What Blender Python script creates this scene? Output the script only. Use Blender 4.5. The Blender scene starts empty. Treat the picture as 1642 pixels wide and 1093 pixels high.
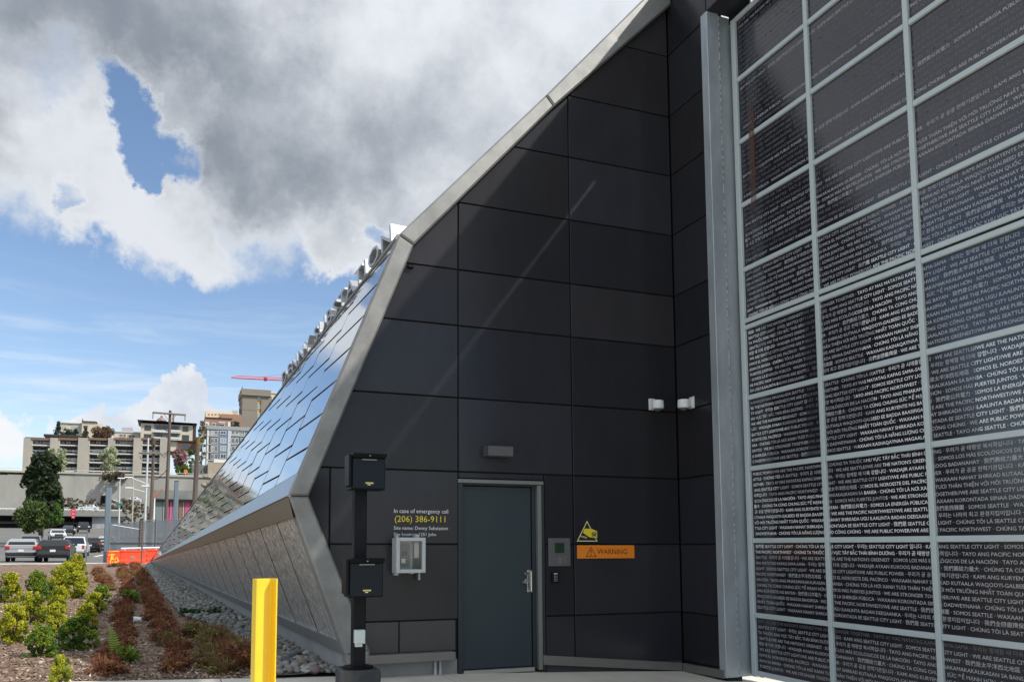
import bpy, math, random
import numpy as np
from mathutils import Vector, noise as mnoise

R = math.radians
scene = bpy.context.scene
COL = scene.collection
random.seed(7); rng = np.random.default_rng(11)

# ---------------------------------------------------------------- camera
F, X0, HOR, PITCH, CAMH = 1255.0, 720.0, 875.0, R(5.0), 1.5      # solved from the photograph (1642 x 1093)
YPP = HOR - F*math.tan(PITCH)
YAW = math.atan((X0-270.0)/(F/math.cos(PITCH)))
cam = bpy.data.cameras.new('camera'); cam_ob = bpy.data.objects.new('camera', cam); COL.objects.link(cam_ob)
cam_ob.location = (0, 0, CAMH); cam_ob.rotation_euler = (R(90)+PITCH, 0, -YAW)
cam.sensor_width = 36.0; cam.lens = 36.0*F/1642.0
cam.shift_x = (821.0-X0)/1642.0; cam.shift_y = (YPP-546.5)/1642.0
cam.clip_start = 0.05; cam.clip_end = 6000
scene.camera = cam_ob
scene.render.resolution_x, scene.render.resolution_y = 1024, 681

def ray(px, py):
    r, u, f = (px-X0)/F, (YPP-py)/F, 1.0
    f2 = f*math.cos(PITCH)-u*math.sin(PITCH); u2 = f*math.sin(PITCH)+u*math.cos(PITCH)
    s, c = math.sin(YAW), math.cos(YAW)
    return Vector((r*c+f2*s, -r*s+f2*c, u2))
def P(px, py, Y):                       # surveyed point: sight line met with the wall plane y = Y
    d = ray(px, py); t = Y/d.y
    return Vector((d.x*t, Y, CAMH+d.z*t))

# ---------------------------------------------------------------- light
SUN = Vector((1.0, -0.8, 1.33)).normalized()
sun = bpy.data.lights.new('sun', 'SUN'); sun.energy = 3.0; sun.angle = R(0.7); sun.color = (1.0, 0.955, 0.89)
sun_ob = bpy.data.objects.new('sun', sun); COL.objects.link(sun_ob)
sun_ob.rotation_euler = SUN.to_track_quat('Z', 'Y').to_euler(); sun_ob.location = (30, -30, 40)
scene.view_settings.view_transform = 'Standard'; scene.view_settings.look = 'None'
scene.view_settings.exposure = 0.70; scene.view_settings.gamma = 1.0
scene.cycles.max_bounces = 8; scene.cycles.transparent_max_bounces = 12
scene.cycles.use_denoising = True

class G:                                # tiny shader graph helper
    def __init__(s, nt): s.nt = nt; s.n = nt.nodes; s.l = nt.links
    def new(s, t, **k):
        n = s.n.new(t)
        for a, b in k.items(): setattr(n, a, b)
        return n
    def put(s, sock, v):
        if isinstance(v, bpy.types.NodeSocket): s.l.new(v, sock)
        else:
            if sock.type == 'RGBA' and len(v) == 3: v = (*v, 1)
            sock.default_value = v
    def m(s, op, a, b=0.0, c=0.0, clamp=False):
        n = s.new('ShaderNodeMath', operation=op, use_clamp=clamp)
        s.put(n.inputs[0], a); s.put(n.inputs[1], b); s.put(n.inputs[2], c); return n.outputs[0]
    def v(s, op, a, b=(0, 0, 0), sc=None):
        n = s.new('ShaderNodeVectorMath', operation=op); s.put(n.inputs[0], a); s.put(n.inputs[1], b)
        if sc is not None: s.put(n.inputs['Scale'], sc)
        return n.outputs['Value'] if op in ('DOT_PRODUCT', 'LENGTH') else n.outputs[0]
    def smooth(s, x, a, b, lo=0.0, hi=1.0):
        n = s.new('ShaderNodeMapRange', interpolation_type='SMOOTHSTEP')
        for i, q in enumerate((x, a, b, lo, hi)): s.put(n.inputs[i], q)
        return n.outputs[0]
    def noise(s, vec, scale, detail=6, rough=0.55, dist=0.0, out='Fac'):
        n = s.new('ShaderNodeTexNoise'); s.put(n.inputs['Vector'], vec); n.inputs['Scale'].default_value = scale
        n.inputs['Detail'].default_value = detail; n.inputs['Roughness'].default_value = rough; n.inputs['Distortion'].default_value = dist
        return n.outputs[out]
    def mix(s, f, a, b):
        n = s.new('ShaderNodeMix', data_type='RGBA'); s.put(n.inputs['Factor'], f); s.put(n.inputs[6], a); s.put(n.inputs[7], b)
        return n.outputs[2]

world = bpy.data.worlds.new('World'); scene.world = world; world.use_nodes = True
def build_world():
    g = G(world.node_tree); g.n.clear()
    out = g.new('ShaderNodeOutputWorld')
    sky = g.new('ShaderNodeTexSky', sky_type='NISHITA', sun_disc=False)
    sky.sun_elevation = math.asin(SUN.z); sky.sun_rotation = math.atan2(SUN.x, SUN.y)
    sky.air_density = 1.0; sky.dust_density = 0.4; sky.ozone_density = 2.0
    tc = g.new('ShaderNodeTexCoord').outputs['Generated']
    d0 = g.v('NORMALIZE', tc)
    # billowing domain warp
    w1 = g.v('SUBTRACT', g.noise(d0, 3.5, 2, 0.5, out='Color'), (0.5, 0.5, 0.5))
    w2 = g.v('SUBTRACT', g.noise(d0, 11.0, 8, 0.62, out='Color'), (0.5, 0.5, 0.5))
    d = g.v('NORMALIZE', g.v('ADD', d0, g.v('ADD', g.v('SCALE', w1, sc=0.16), g.v('SCALE', w2, sc=0.15))))
    def blob(px, py, r, w, vec=d, soft=1.0):
        c = ray(px, py).normalized()
        dt = g.v('DOT_PRODUCT', vec, tuple(c)); a = r/F
        return g.smooth(dt, math.cos(a*(1.0+0.45*soft)), math.cos(a*max(0.05, 1-0.6*soft)), 0.0, w)
    def total(bs, **k):
        acc = None
        for b in bs:
            o = blob(*b, **k); acc = o if acc is None else g.m('ADD', acc, o)
        return acc
    sep = g.new('ShaderNodeSeparateXYZ'); g.l.new(d, sep.inputs[0]); el = sep.outputs['Z']
    sep0 = g.new('ShaderNodeSeparateXYZ'); g.l.new(d0, sep0.inputs[0]); el0 = sep0.outputs['Z']
    n1 = g.noise(d0, 2.6, 9, 0.58)
    n2 = g.noise(d0, 9.0, 9, 0.6)
    # stratocumulus deck above about 19 degrees
    deck = g.smooth(el, 0.285, 0.40)
    dens = g.m('ADD', deck, g.m('MULTIPLY', g.m('SUBTRACT', n1, 0.5), 0.9))
    dens = g.m('ADD', dens, g.m('MULTIPLY', g.m('SUBTRACT', n2, 0.5), 0.8))
    gaps = total([(272, 246, 52, 1.0), (292, 290, 26, .6), (235, 200, 36, .5), (150, 165, 60, .22), (60, 160, 60, .2), (95, 335, 22, .6), (592, 358, 22, .5), (560, 470, 40, .6)])
    puffs = total([(150, 330, 75, .40), (260, 385, 75, .5), (335, 420, 48, .4), (540, 405, 50, .5), (120, 395, 30, .3)])
    dens = g.m('ADD', g.m('SUBTRACT', dens, gaps), puffs)
    alpha = g.smooth(dens, 0.22, 0.92)
    low = total([(150, 680, 26, .6), (205, 694, 28, .5), (285, 655, 34, .9), (318, 672, 26, .7), (250, 684, 36, .8), (112, 688, 24, .5), (20, 694, 30, .5)])
    a_low = g.smooth(g.m('ADD', low, g.m('MULTIPLY', g.m('SUBTRACT', n2, 0.5), 0.5)), 0.22, 0.55, 0.0, 0.95)
    # thin streaked cirrus between deck and horizon
    st = g.v('MULTIPLY', d0, (3.0, 3.0, 26.0))
    n3 = g.noise(st, 1.6, 7, 0.6, 0.6)
    cir = g.m('MULTIPLY', g.smooth(n3, 0.42, 0.74, 0.0, 0.60), g.m('MULTIPLY', g.smooth(el0, 0.34, 0.17), g.smooth(el0, -0.05, 0.05)))
    hazeb = g.smooth(el0, 0.26, 0.04, 0.0, 0.34)
    cir = g.m('MAXIMUM', g.m('ADD', cir, hazeb, clamp=True), 0.0, clamp=True)
    # cloud tone
    thick = g.smooth(dens, 0.62, 1.25)
    dark = total([(330, 60, 170, .08), (470, 300, 110, .10), (140, 20, 170, .30), (400, 330, 80, .06), (640, 300, 120, .08)], soft=1.5)
    lite = total([(190, 330, 100, .36), (310, 415, 95, .38), (545, 405, 70, .38), (300, 180, 46, .35), (560, 70, 90, .12), (700, 120, 150, .10), (110, 230, 70, .2)], soft=1.5)
    n5 = g.noise(d0, 1.7, 5, 0.5)
    n4 = g.noise(g.v('ADD', d0, g.v('SCALE', w2, sc=0.08)), 5.0, 8, 0.6)
    tone = g.m('ADD', g.m('MULTIPLY', thick, 0.30), g.m('ADD', g.m('MULTIPLY', g.m('SUBTRACT', n4, 0.5), 1.2), g.m('MULTIPLY', g.m('SUBTRACT', n2, 0.5), 0.7)))
    tone = g.m('ADD', tone, g.m('MULTIPLY', g.m('SUBTRACT', n5, 0.5), 0.8))
    tone = g.m('SUBTRACT', g.m('ADD', tone, dark), g.m('SUBTRACT', lite, 0.13))
    cs = g.v('DOT_PRODUCT', d0, tuple(SUN)); fwd = g.m('ADD', 1.0, g.m('MULTIPLY', g.m('POWER', g.m('MULTIPLY', g.m('ADD', cs, 1.0), 0.5), 4.0), 0.7))   # clouds brighten towards the sun
    ccol = g.mix(g.smooth(tone, -0.05, 1.15), (0.47, 0.49, 0.52), (0.150, 0.172, 0.205)); ccol = g.v('SCALE', ccol, sc=fwd)
    b_sky = g.new('ShaderNodeBackground'); g.l.new(sky.outputs[0], b_sky.inputs[0]); b_sky.inputs[1].default_value = 0.105
    def over(base, col, strength, a):
        b = g.new('ShaderNodeBackground'); g.put(b.inputs[0], col); b.inputs[1].default_value = strength
        mx = g.new('ShaderNodeMixShader'); g.put(mx.inputs[0], a); g.l.new(base, mx.inputs[1]); g.l.new(b.outputs[0], mx.inputs[2]); return mx.outputs[0]
    s = over(b_sky.outputs[0], (0.80, 0.88, 0.97), 0.62, cir)
    s = over(s, g.mix(g.smooth(n4, 0.42, 0.66), (0.97, 0.98, 1.0), (0.66, 0.72, 0.82)), 0.60, a_low)
    s = over(s, ccol, 1.0, alpha)
    g.l.new(s, out.inputs[0])
build_world()

# ---------------------------------------------------------------- materials
MATS = {}
def mat(name, base, rough=0.6, metal=0.0, var=0.0, vscale=3.0, base2=None, bump=0.0, bscale=40.0, spec=0.5, stretch=None, rvar=0.0, attr=None, detail=6, translucent=0.0, edges=(0.32, 0.68), bdist=0.02, orand=None):
    if name in MATS: return MATS[name]
    m = bpy.data.materials.new(name); m.use_nodes = True; MATS[name] = m
    g = G(m.node_tree); bs = g.n['Principled BSDF']
    co = g.new('ShaderNodeNewGeometry').outputs['Position']
    v = g.v('MULTIPLY', co, stretch) if stretch else co
    col = base
    if base2 is not None:
        f = g.smooth(g.noise(v, vscale, detail, 0.62), *edges); col = g.mix(f, base, base2)
    if attr:                                                     # per-leaf / per-chip tint
        a = g.new('ShaderNodeAttribute', attribute_name='rnd').outputs['Fac']
        rp = g.new('ShaderNodeValToRGB'); cr = rp.color_ramp
        while len(cr.elements) < len(attr): cr.elements.new(0.5)
        for i, c in enumerate(attr): cr.elements[i].position = i/(len(attr)-1); cr.elements[i].color = (*c, 1)
        g.l.new(a, rp.inputs[0]); col = rp.outputs[0]
    if orand:                                                    # each panel a slightly different batch
        ri = g.new('ShaderNodeObjectInfo').outputs['Random']
        col = g.v('MULTIPLY', col, g.mix(ri, orand[0], orand[1]))
        rn_ = g.m('FRACT', g.m('MULTIPLY', ri, 7.31)); col = g.v('SCALE', col, sc=g.m('ADD', orand[2], g.m('MULTIPLY', rn_, orand[3]-orand[2])))
    if var > 0:
        n = g.noise(v, vscale*2.7, detail, 0.65)
        hv = g.new('ShaderNodeHueSaturation'); g.put(hv.inputs['Color'], col)
        g.put(hv.inputs['Value'], g.m('ADD', 1.0-var, g.m('MULTIPLY', n, 2*var))); col = hv.outputs[0]
    g.put(bs.inputs['Base Color'], col)
    bs.inputs['Metallic'].default_value = metal; bs.inputs['Specular IOR Level'].default_value = spec
    if rvar > 0: g.put(bs.inputs['Roughness'], g.m('ADD', rough-rvar, g.m('MULTIPLY', g.noise(v, vscale*1.9, 5, 0.6), 2*rvar), clamp=True))
    else: bs.inputs['Roughness'].default_value = rough
    if bump > 0:
        b = g.new('ShaderNodeBump'); b.inputs['Strength'].default_value = bump; b.inputs['Distance'].default_value = bdist
        g.put(b.inputs['Height'], g.noise(v, bscale, 4, 0.6)); g.l.new(b.outputs[0], bs.inputs['Normal'])
    if translucent > 0:
        o = g.n['Material Output']; t = g.new('ShaderNodeBsdfTranslucent'); g.put(t.inputs[0], col)
        mx = g.new('ShaderNodeMixShader'); mx.inputs[0].default_value = translucent
        g.l.new(bs.outputs[0], mx.inputs[1]); g.l.new(t.outputs[0], mx.inputs[2]); g.l.new(mx.outputs[0], o.inputs[0])
    return m
def glassy(name, col, rough=0.08, spec=0.6): return mat(name, col, rough, spec=spec)
def see_through(name, col, alpha, scale=0, rough=0.6, lo=.45):            # screens, stains: partly covering sheet
    m = bpy.data.materials.new(name); m.use_nodes = True; MATS[name] = m
    g = G(m.node_tree); bs = g.n['Principled BSDF']; bs.inputs['Roughness'].default_value = rough
    g.put(bs.inputs['Base Color'], col); tr = g.new('ShaderNodeBsdfTransparent'); mx = g.new('ShaderNodeMixShader')
    co = g.new('ShaderNodeNewGeometry').outputs['Position']
    if scale: g.put(mx.inputs[0], g.smooth(g.noise(g.v('MULTIPLY', co, (1, 1, 0.15)), scale, 5, 0.6), 0.40, 0.62, alpha*lo, alpha))
    else: mx.inputs[0].default_value = alpha
    g.l.new(tr.outputs[0], mx.inputs[1]); g.l.new(bs.outputs[0], mx.inputs[2]); g.l.new(mx.outputs[0], g.n['Material Output'].inputs[0])
    return m

# ---------------------------------------------------------------- mesh helpers
class MB:
    def __init__(s): s.v = []; s.f = []
    def add(s, vs, fs):
        n = len(s.v); s.v += [tuple(a) for a in vs]; s.f += [tuple(i+n for i in f) for f in fs]; return s
    def box(s, x0, x1, y0, y1, z0, z1, c=0.0):
        if x1 < x0: x0, x1 = x1, x0
        if y1 < y0: y0, y1 = y1, y0
        if z1 < z0: z0, z1 = z1, z0
        c = min(c, (x1-x0)*.45, (y1-y0)*.45, (z1-z0)*.45)
        if c <= 0:
            return s.add([(x, y, z) for z in (z0, z1) for y in (y0, y1) for x in (x0, x1)],
                         [(0, 2, 3, 1), (4, 5, 7, 6), (0, 1, 5, 4), (2, 6, 7, 3), (0, 4, 6, 2), (1, 3, 7, 5)])
        X, Y, Z = (x0, x1), (y0, y1), (z0, z1); vs = []; idx = {}
        for i in (0, 1):
            for j in (0, 1):
                for k in (0, 1):
                    sx, sy, sz = (c if i == 0 else -c), (c if j == 0 else -c), (c if k == 0 else -c)
                    for a, q in enumerate(((X[i], Y[j]+sy, Z[k]+sz), (X[i]+sx, Y[j], Z[k]+sz), (X[i]+sx, Y[j]+sy, Z[k]))):
                        idx[i, j, k, a] = len(vs); vs.append(q)
        fs = []
        for i in (0, 1):
            f = [idx[i, 0, 0, 0], idx[i, 0, 1, 0], idx[i, 1, 1, 0], idx[i, 1, 0, 0]]; fs.append(f if i == 0 else f[::-1])
            f = [idx[0, i, 0, 1], idx[1, i, 0, 1], idx[1, i, 1, 1], idx[0, i, 1, 1]]; fs.append(f if i == 0 else f[::-1])
            f = [idx[0, 0, i, 2], idx[0, 1, i, 2], idx[1, 1, i, 2], idx[1, 0, i, 2]]; fs.append(f if i == 0 else f[::-1])
        for j in (0, 1):
            for k in (0, 1):
                fs.append([idx[0, j, k, 1], idx[1, j, k, 1], idx[1, j, k, 2], idx[0, j, k, 2]])
                fs.append([idx[j, 0, k, 0], idx[j, 1, k, 0], idx[j, 1, k, 2], idx[j, 0, k, 2]])
                fs.append([idx[j, k, 0, 0], idx[j, k, 1, 0], idx[j, k, 1, 1], idx[j, k, 0, 1]])
        for i in (0, 1):
            for j in (0, 1):
                for k in (0, 1): fs.append([idx[i, j, k, 0], idx[i, j, k, 1], idx[i, j, k, 2]])
        return s.add(vs, fs)
    def plate(s, poly, fr, d0, d1, c=0.0):
        """polygon (a,b) in frame (origin,e1,e2,n) between offsets d0 and d1 along n, chamfered at d1"""
        o, e1, e2, n = fr; k = len(poly)
        top = inset(poly, c) if c > 0 else poly
        pt = lambda q, d: o+e1*q[0]+e2*q[1]+n*d
        vs = [pt(q, d0) for q in poly]+[pt(q, d1-c) for q in poly]; fs = [tuple(range(k))[::-1]]
        fs += [(i, (i+1) % k, k+(i+1) % k, k+i) for i in range(k)]
        if c > 0:
            vs += [pt(q, d1) for q in top]; fs += [(k+i, k+(i+1) % k, 2*k+(i+1) % k, 2*k+i) for i in range(k)]; fs.append(tuple(range(2*k, 3*k)))
        else: fs.append(tuple(range(k, 2*k)))
        return s.add(vs, fs)
    def tube(s, pts, r, n=8, cap=True):
        pts = [Vector(p) for p in pts]; rs = r if isinstance(r, (list, tuple)) else [r]*len(pts)
        rings = []; up = None
        for i, p in enumerate(pts):
            t = (pts[min(i+1, len(pts)-1)]-pts[max(i-1, 0)]).normalized()
            if up is None: up = t.orthogonal().normalized()
            a = (up-t*up.dot(t)); a = a.normalized() if a.length > 1e-6 else t.orthogonal().normalized(); up = a
            b = t.cross(a)
            rings.append([p+a*(rs[i]*math.cos(2*math.pi*j/n))+b*(rs[i]*math.sin(2*math.pi*j/n)) for j in range(n)])
        vs = [q for g_ in rings for q in g_]; fs = []
        for i in range(len(pts)-1):
            for j in range(n): fs.append((i*n+j, i*n+(j+1) % n, (i+1)*n+(j+1) % n, (i+1)*n+j))
        if cap: fs += [tuple(range(n))[::-1], tuple(range((len(pts)-1)*n, len(pts)*n))]
        return s.add(vs, fs)
    def cyl(s, p0, p1, r, n=12): return s.tube([p0, p1], r, n)
    def prof(s, poly, axis, a0, a1):
        """extrude a 2D polygon along an axis: 'x' uses (y,z), 'y' uses (x,z), 'z' uses (x,y)"""
        f = {'x': lambda q, a: (a, q[0], q[1]), 'y': lambda q, a: (q[0], a, q[1]), 'z': lambda q, a: (q[0], q[1], a)}[axis]
        k = len(poly)
        return s.add([f(q, a0) for q in poly]+[f(q, a1) for q in poly],
                     [tuple(range(k))[::-1], tuple(range(k, 2*k))]+[(i, (i+1) % k, k+(i+1) % k, k+i) for i in range(k)])
def inset(poly, c):
    k = len(poly); A = sum(poly[i][0]*poly[(i+1) % k][1]-poly[(i+1) % k][0]*poly[i][1] for i in range(k)); sg = 1 if A > 0 else -1
    L = []
    for i in range(k):
        (x0, y0), (x1, y1) = poly[i], poly[(i+1) % k]; dx, dy = x1-x0, y1-y0; l = math.hypot(dx, dy) or 1e-9
        nx, ny = -dy/l*sg, dx/l*sg; L.append((nx, ny, nx*x0+ny*y0+c))
    out = []
    for i in range(k):
        a, b = L[i-1], L[i]; det = a[0]*b[1]-a[1]*b[0]
        if abs(det) < 1e-6: out.append((poly[i][0]+b[0]*c, poly[i][1]+b[1]*c)); continue
        out.append(((a[2]*b[1]-b[2]*a[1])/det, (a[0]*b[2]-b[0]*a[2])/det))
    return out
def clip(poly, a, b):
    """keep what lies to the right of the directed line a -> b"""
    side = lambda p: (b[0]-a[0])*(p[1]-a[1])-(b[1]-a[1])*(p[0]-a[0])
    out = []
    for i in range(len(poly)):
        p, q = poly[i], poly[(i+1) % len(poly)]; sp, sq = side(p), side(q)
        if sp <= 0: out.append(p)
        if (sp < 0 < sq) or (sq < 0 < sp):
            t = sp/(sp-sq); out.append((p[0]+(q[0]-p[0])*t, p[1]+(q[1]-p[1])*t))
    clean = []
    for p in out:
        if not clean or math.hypot(p[0]-clean[-1][0], p[1]-clean[-1][1]) > 1e-4: clean.append(p)
    if len(clean) > 1 and math.hypot(clean[0][0]-clean[-1][0], clean[0][1]-clean[-1][1]) < 1e-4: clean.pop()
    return clean if len(clean) >= 3 else []
def area(poly): return abs(sum(poly[i][0]*poly[(i+1) % len(poly)][1]-poly[(i+1) % len(poly)][0]*poly[i][1] for i in range(len(poly))))/2

WLOC = {}
def link(o, parent=None):
    COL.objects.link(o)
    if parent is not None: o.parent = parent
    WLOC[o.name] = (WLOC[parent.name] if parent is not None else Vector((0, 0, 0)))+Vector(o.location)
    return o
def tag(o, label=None, cat=None, group=None, kind=None):
    if label: o['label'] = label
    if cat: o['category'] = cat
    if group: o['group'] = group
    if kind: o['kind'] = kind
    return o
def thing(name, label, cat, loc=(0, 0, 0), rz=0.0, group=None):
    o = bpy.data.objects.new(name, None); o.location = loc; o.rotation_euler = (0, 0, rz); o.empty_display_size = 0.2
    link(o); return tag(o, label, cat, group)
def part(name, mb, m, parent=None, local=False, smooth=False, loc=None):
    """one mesh object; vertices are given in world space and made relative to the parent (local=True: already local)"""
    me = bpy.data.meshes.new(name); vs = mb.v
    off = Vector((0, 0, 0))
    if parent is not None and not local: off = WLOC[parent.name]
    if loc is not None: off = off+Vector(loc)
    if off.length > 0: vs = [(a[0]-off.x, a[1]-off.y, a[2]-off.z) for a in vs]
    me.from_pydata(vs, [], mb.f); me.update()
    if smooth: me.polygons.foreach_set('use_smooth', [True]*len(me.polygons))
    if m is not None: me.materials.append(m)
    o = bpy.data.objects.new(name, me)
    if loc is not None: o.location = loc
    return link(o, parent)
def recalc(o):
    import bmesh
    bm = bmesh.new(); bm.from_mesh(o.data); bmesh.ops.recalc_face_normals(bm, faces=bm.faces); bm.to_mesh(o.data); bm.free(); return o
def mesh_np(name, V, Fc, m, rnd=None, smooth=False):
    me = bpy.data.meshes.new(name); V = np.asarray(V, np.float32); Fc = np.asarray(Fc, np.int32); k = Fc.shape[1]
    me.vertices.add(len(V)); me.vertices.foreach_set('co', V.ravel())
    me.loops.add(Fc.size); me.loops.foreach_set('vertex_index', Fc.ravel())
    me.polygons.add(len(Fc)); me.polygons.foreach_set('loop_start', np.arange(0, Fc.size, k, dtype=np.int32))
    me.polygons.foreach_set('loop_total', np.full(len(Fc), k, np.int32))
    if smooth: me.polygons.foreach_set('use_smooth', np.ones(len(Fc), bool))
    if rnd is not None:
        at = me.attributes.new('rnd', 'FLOAT', 'POINT'); at.data.foreach_set('value', np.asarray(rnd, np.float32))
    me.update(calc_edges=True)
    if m is not None: me.materials.append(m)
    return me
def obj(name, me, parent=None, loc=(0, 0, 0), rz=0.0, sc=None):
    o = bpy.data.objects.new(name, me); o.location = loc; o.rotation_euler = (0, 0, rz)
    if sc is not None: o.scale = sc if isinstance(sc, (tuple, list)) else (sc, sc, sc)
    return link(o, parent)
def copy_tree(o, parent=None):
    c = o.copy(); COL.objects.link(c); c.parent = parent
    for ch in o.children: copy_tree(ch, c)
    return c

# glyph outlines of the built-in font, cached as flat meshes
_gl = {}; BOLD = [0.0]
def glyph(ch, ext=0.0):
    key = (ch, ext, BOLD[0])
    if key in _gl: return _gl[key]
    def mk(body, e=0.0):
        c = bpy.data.curves.new('t', 'FONT'); c.body = body; c.resolution_u = 2; c.extrude = e; c.offset = 0.0 if e else BOLD[0]
        o = bpy.data.objects.new('t', c); COL.objects.link(o); bpy.context.view_layer.update()
        me = bpy.data.meshes.new_from_object(o.evaluated_get(bpy.context.evaluated_depsgraph_get()))
        V = [tuple(v.co) for v in me.vertices]; Fs = [tuple(p.vertices) for p in me.polygons]
        bpy.data.objects.remove(o); bpy.data.curves.remove(c); bpy.data.meshes.remove(me); return V, Fs
    if ch == ' ': res = ([], [], 0.27)
    else:
        V, Fs = mk(ch, ext); W2 = mk('H'+ch+'H')[0]; W1 = mk('HH')[0]
        adv = max(v[0] for v in W2)-max(v[0] for v in W1)
        res = (V, Fs, adv)
    _gl[key] = res; return res
def text_mb(s, size, o, ex, ey, en=None, d=0.0, align='L', bold=0.0, mb=None, track=1.0):
    mb = mb or MB(); o, ex, ey = Vector(o), Vector(ex), Vector(ey); w = sum(glyph(c)[2]*track for c in s)*size
    x = {'L': 0, 'C': -w/2, 'R': -w}[align]
    for c in s:
        V, Fs, adv = glyph(c)
        if V: mb.add([o+ex*(x+v[0]*size)+ey*(v[1]*size)+(en*d if en is not None else Vector((0, 0, 0))) for v in V], Fs)
        x += adv*size*track
    return mb
# ================================================================ THE PLACE
YW = 8.8735; YC = YW-0.12; XR = 6.458; YR = 8.03; XG = 6.85
UX, UY, UZ = Vector((1, 0, 0)), Vector((0, 1, 0)), Vector((0, 0, 1))
M_panel = mat('dark_fibre_panel', (0.027, 0.0265, 0.0295), 0.22, var=0.20, vscale=1.6, bump=0.02, bscale=300, rvar=0.06, spec=0.27, stretch=(1.6, 1.6, .45), orand=((.92, .98, 1.12, 1), (1.04, 1.0, .98, 1), .74, 1.24))
M_panel2 = mat('brown_grey_base_panel', (0.060, 0.056, 0.054), 0.5, var=0.12, vscale=2.0, bump=0.03, bscale=260)
M_joint = mat('black_joint', (0.004, 0.004, 0.005), 0.7)
M_trim = mat('taupe_trim', (0.20, 0.185, 0.17), 0.45, metal=0.3, var=0.15, vscale=2.5)
M_coping = mat('weathered_steel_coping', (0.20, 0.20, 0.193), 0.55, metal=0.35, base2=(0.29, 0.29, 0.28), vscale=1.6, var=0.22, rvar=0.10, bump=0.02, bscale=30)
M_tile = mat('mirror_steel_tile', (0.56, 0.595, 0.64), 0.07, metal=1.0, var=0.06, vscale=0.8, bump=0.03, bscale=2.2)
M_band = mat('satin_steel_band', (0.42, 0.435, 0.45), 0.34, metal=1.0, var=0.08, vscale=1.0)
M_low = mat('brushed_steel_panel', (0.56, 0.56, 0.56), 0.27, metal=0.65, base2=(0.90, 0.89, 0.88), vscale=10, edges=(.38, .68), var=0.25, bump=0.8, bscale=13, bdist=.04, detail=8)  # pale mottling paints pebble reflections into the base colour
M_conc = mat('concrete', (0.54, 0.515, 0.455), 0.85, base2=(0.66, 0.63, 0.555), vscale=0.9, var=0.12, bump=0.10, bscale=90)
M_plinth = mat('plinth_concrete', (0.23, 0.235, 0.23), 0.85, base2=(0.30, 0.30, 0.29), vscale=1.2, var=0.15, bump=0.12, bscale=60)
M_galv = mat('galvanised_steel', (0.38, 0.425, 0.455), 0.5, metal=0.45, base2=(0.52, 0.56, 0.59), vscale=3.0, var=0.2, stretch=(1, 1, .25), bump=0.05, bscale=50)
M_door = mat('slate_blue_door_paint', (0.025, 0.038, 0.046), 0.5, var=0.08, vscale=1.5, bump=0.015, bscale=200)
M_frame = mat('door_frame_paint', (0.020, 0.028, 0.036), 0.5)
M_jamb = mat('dull_grey_jamb', (0.21, 0.215, 0.20), 0.5, metal=0.3, var=0.1)
M_steel = mat('satin_stainless', (0.62, 0.62, 0.60), 0.22, metal=1.0)
M_gframe = mat('pale_grey_gate_paint', (0.50, 0.56, 0.57), 0.5, var=0.10, vscale=1.2, bump=0.03, bscale=80)
M_pane = mat('black_printed_glass', (0.0125, 0.011, 0.0165), 0.16, var=0.2, vscale=1.0, rvar=0.03, spec=0.95)
M_let_w = mat('bright_backlight_paint', (0.90, 0.90, 0.90), 0.6)  # three tones: light from behind the gate painted into the lettering
M_let_g = mat('dim_backlight_paint', (0.44, 0.44, 0.465), 0.6)
M_let_d = mat('faint_backlight_paint', (0.15, 0.15, 0.165), 0.6)
M_black = mat('black_powder_coat', (0.0030, 0.0040, 0.0065), 0.45, spec=0.18)
M_white = mat('white_enamel', (0.74, 0.76, 0.75), 0.4)
M_yel = mat('yellow_print', (0.80, 0.62, 0.03), 0.5)
M_dark = mat('dark_print', (0.006, 0.006, 0.008), 0.6)

# wall outline measured on the coping plane, as (x, z)
def wz(px, py, Y=YC): q = P(px, py, Y); return (q.x, q.z)
kno, kni = wz(640, 375), wz(664, 392)
Ro, Ri = wz(463, 795), wz(495, 795)
Bo, Bi = wz(555, 1050), wz(593, 1042)
c1o, c1i = wz(876, 152), wz(889, 170)
sl = (c1o[1]-kno[1])/(c1o[0]-kno[0]); sl2 = (c1i[1]-kni[1])/(c1i[0]-kni[0])
too, toi = (XR, c1o[1]+(wz(1030, 0)[1]-c1o[1])/(wz(1030, 0)[0]-c1o[0])*(XR-c1o[0])), (XR, c1i[1]+(wz(1073, 10)[1]-c1i[1])/(wz(1073, 10)[0]-c1i[0])*(XR-c1i[0]))
TOPZ = too[1]
A = P(240, 900, 43.0)                                   # far tip of the wedge-shaped side
bld = thing('substation_building', 'dark panelled substation with sloping steel coping and long tapering stainless side', 'building', (3.0, YW, 0))

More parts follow.
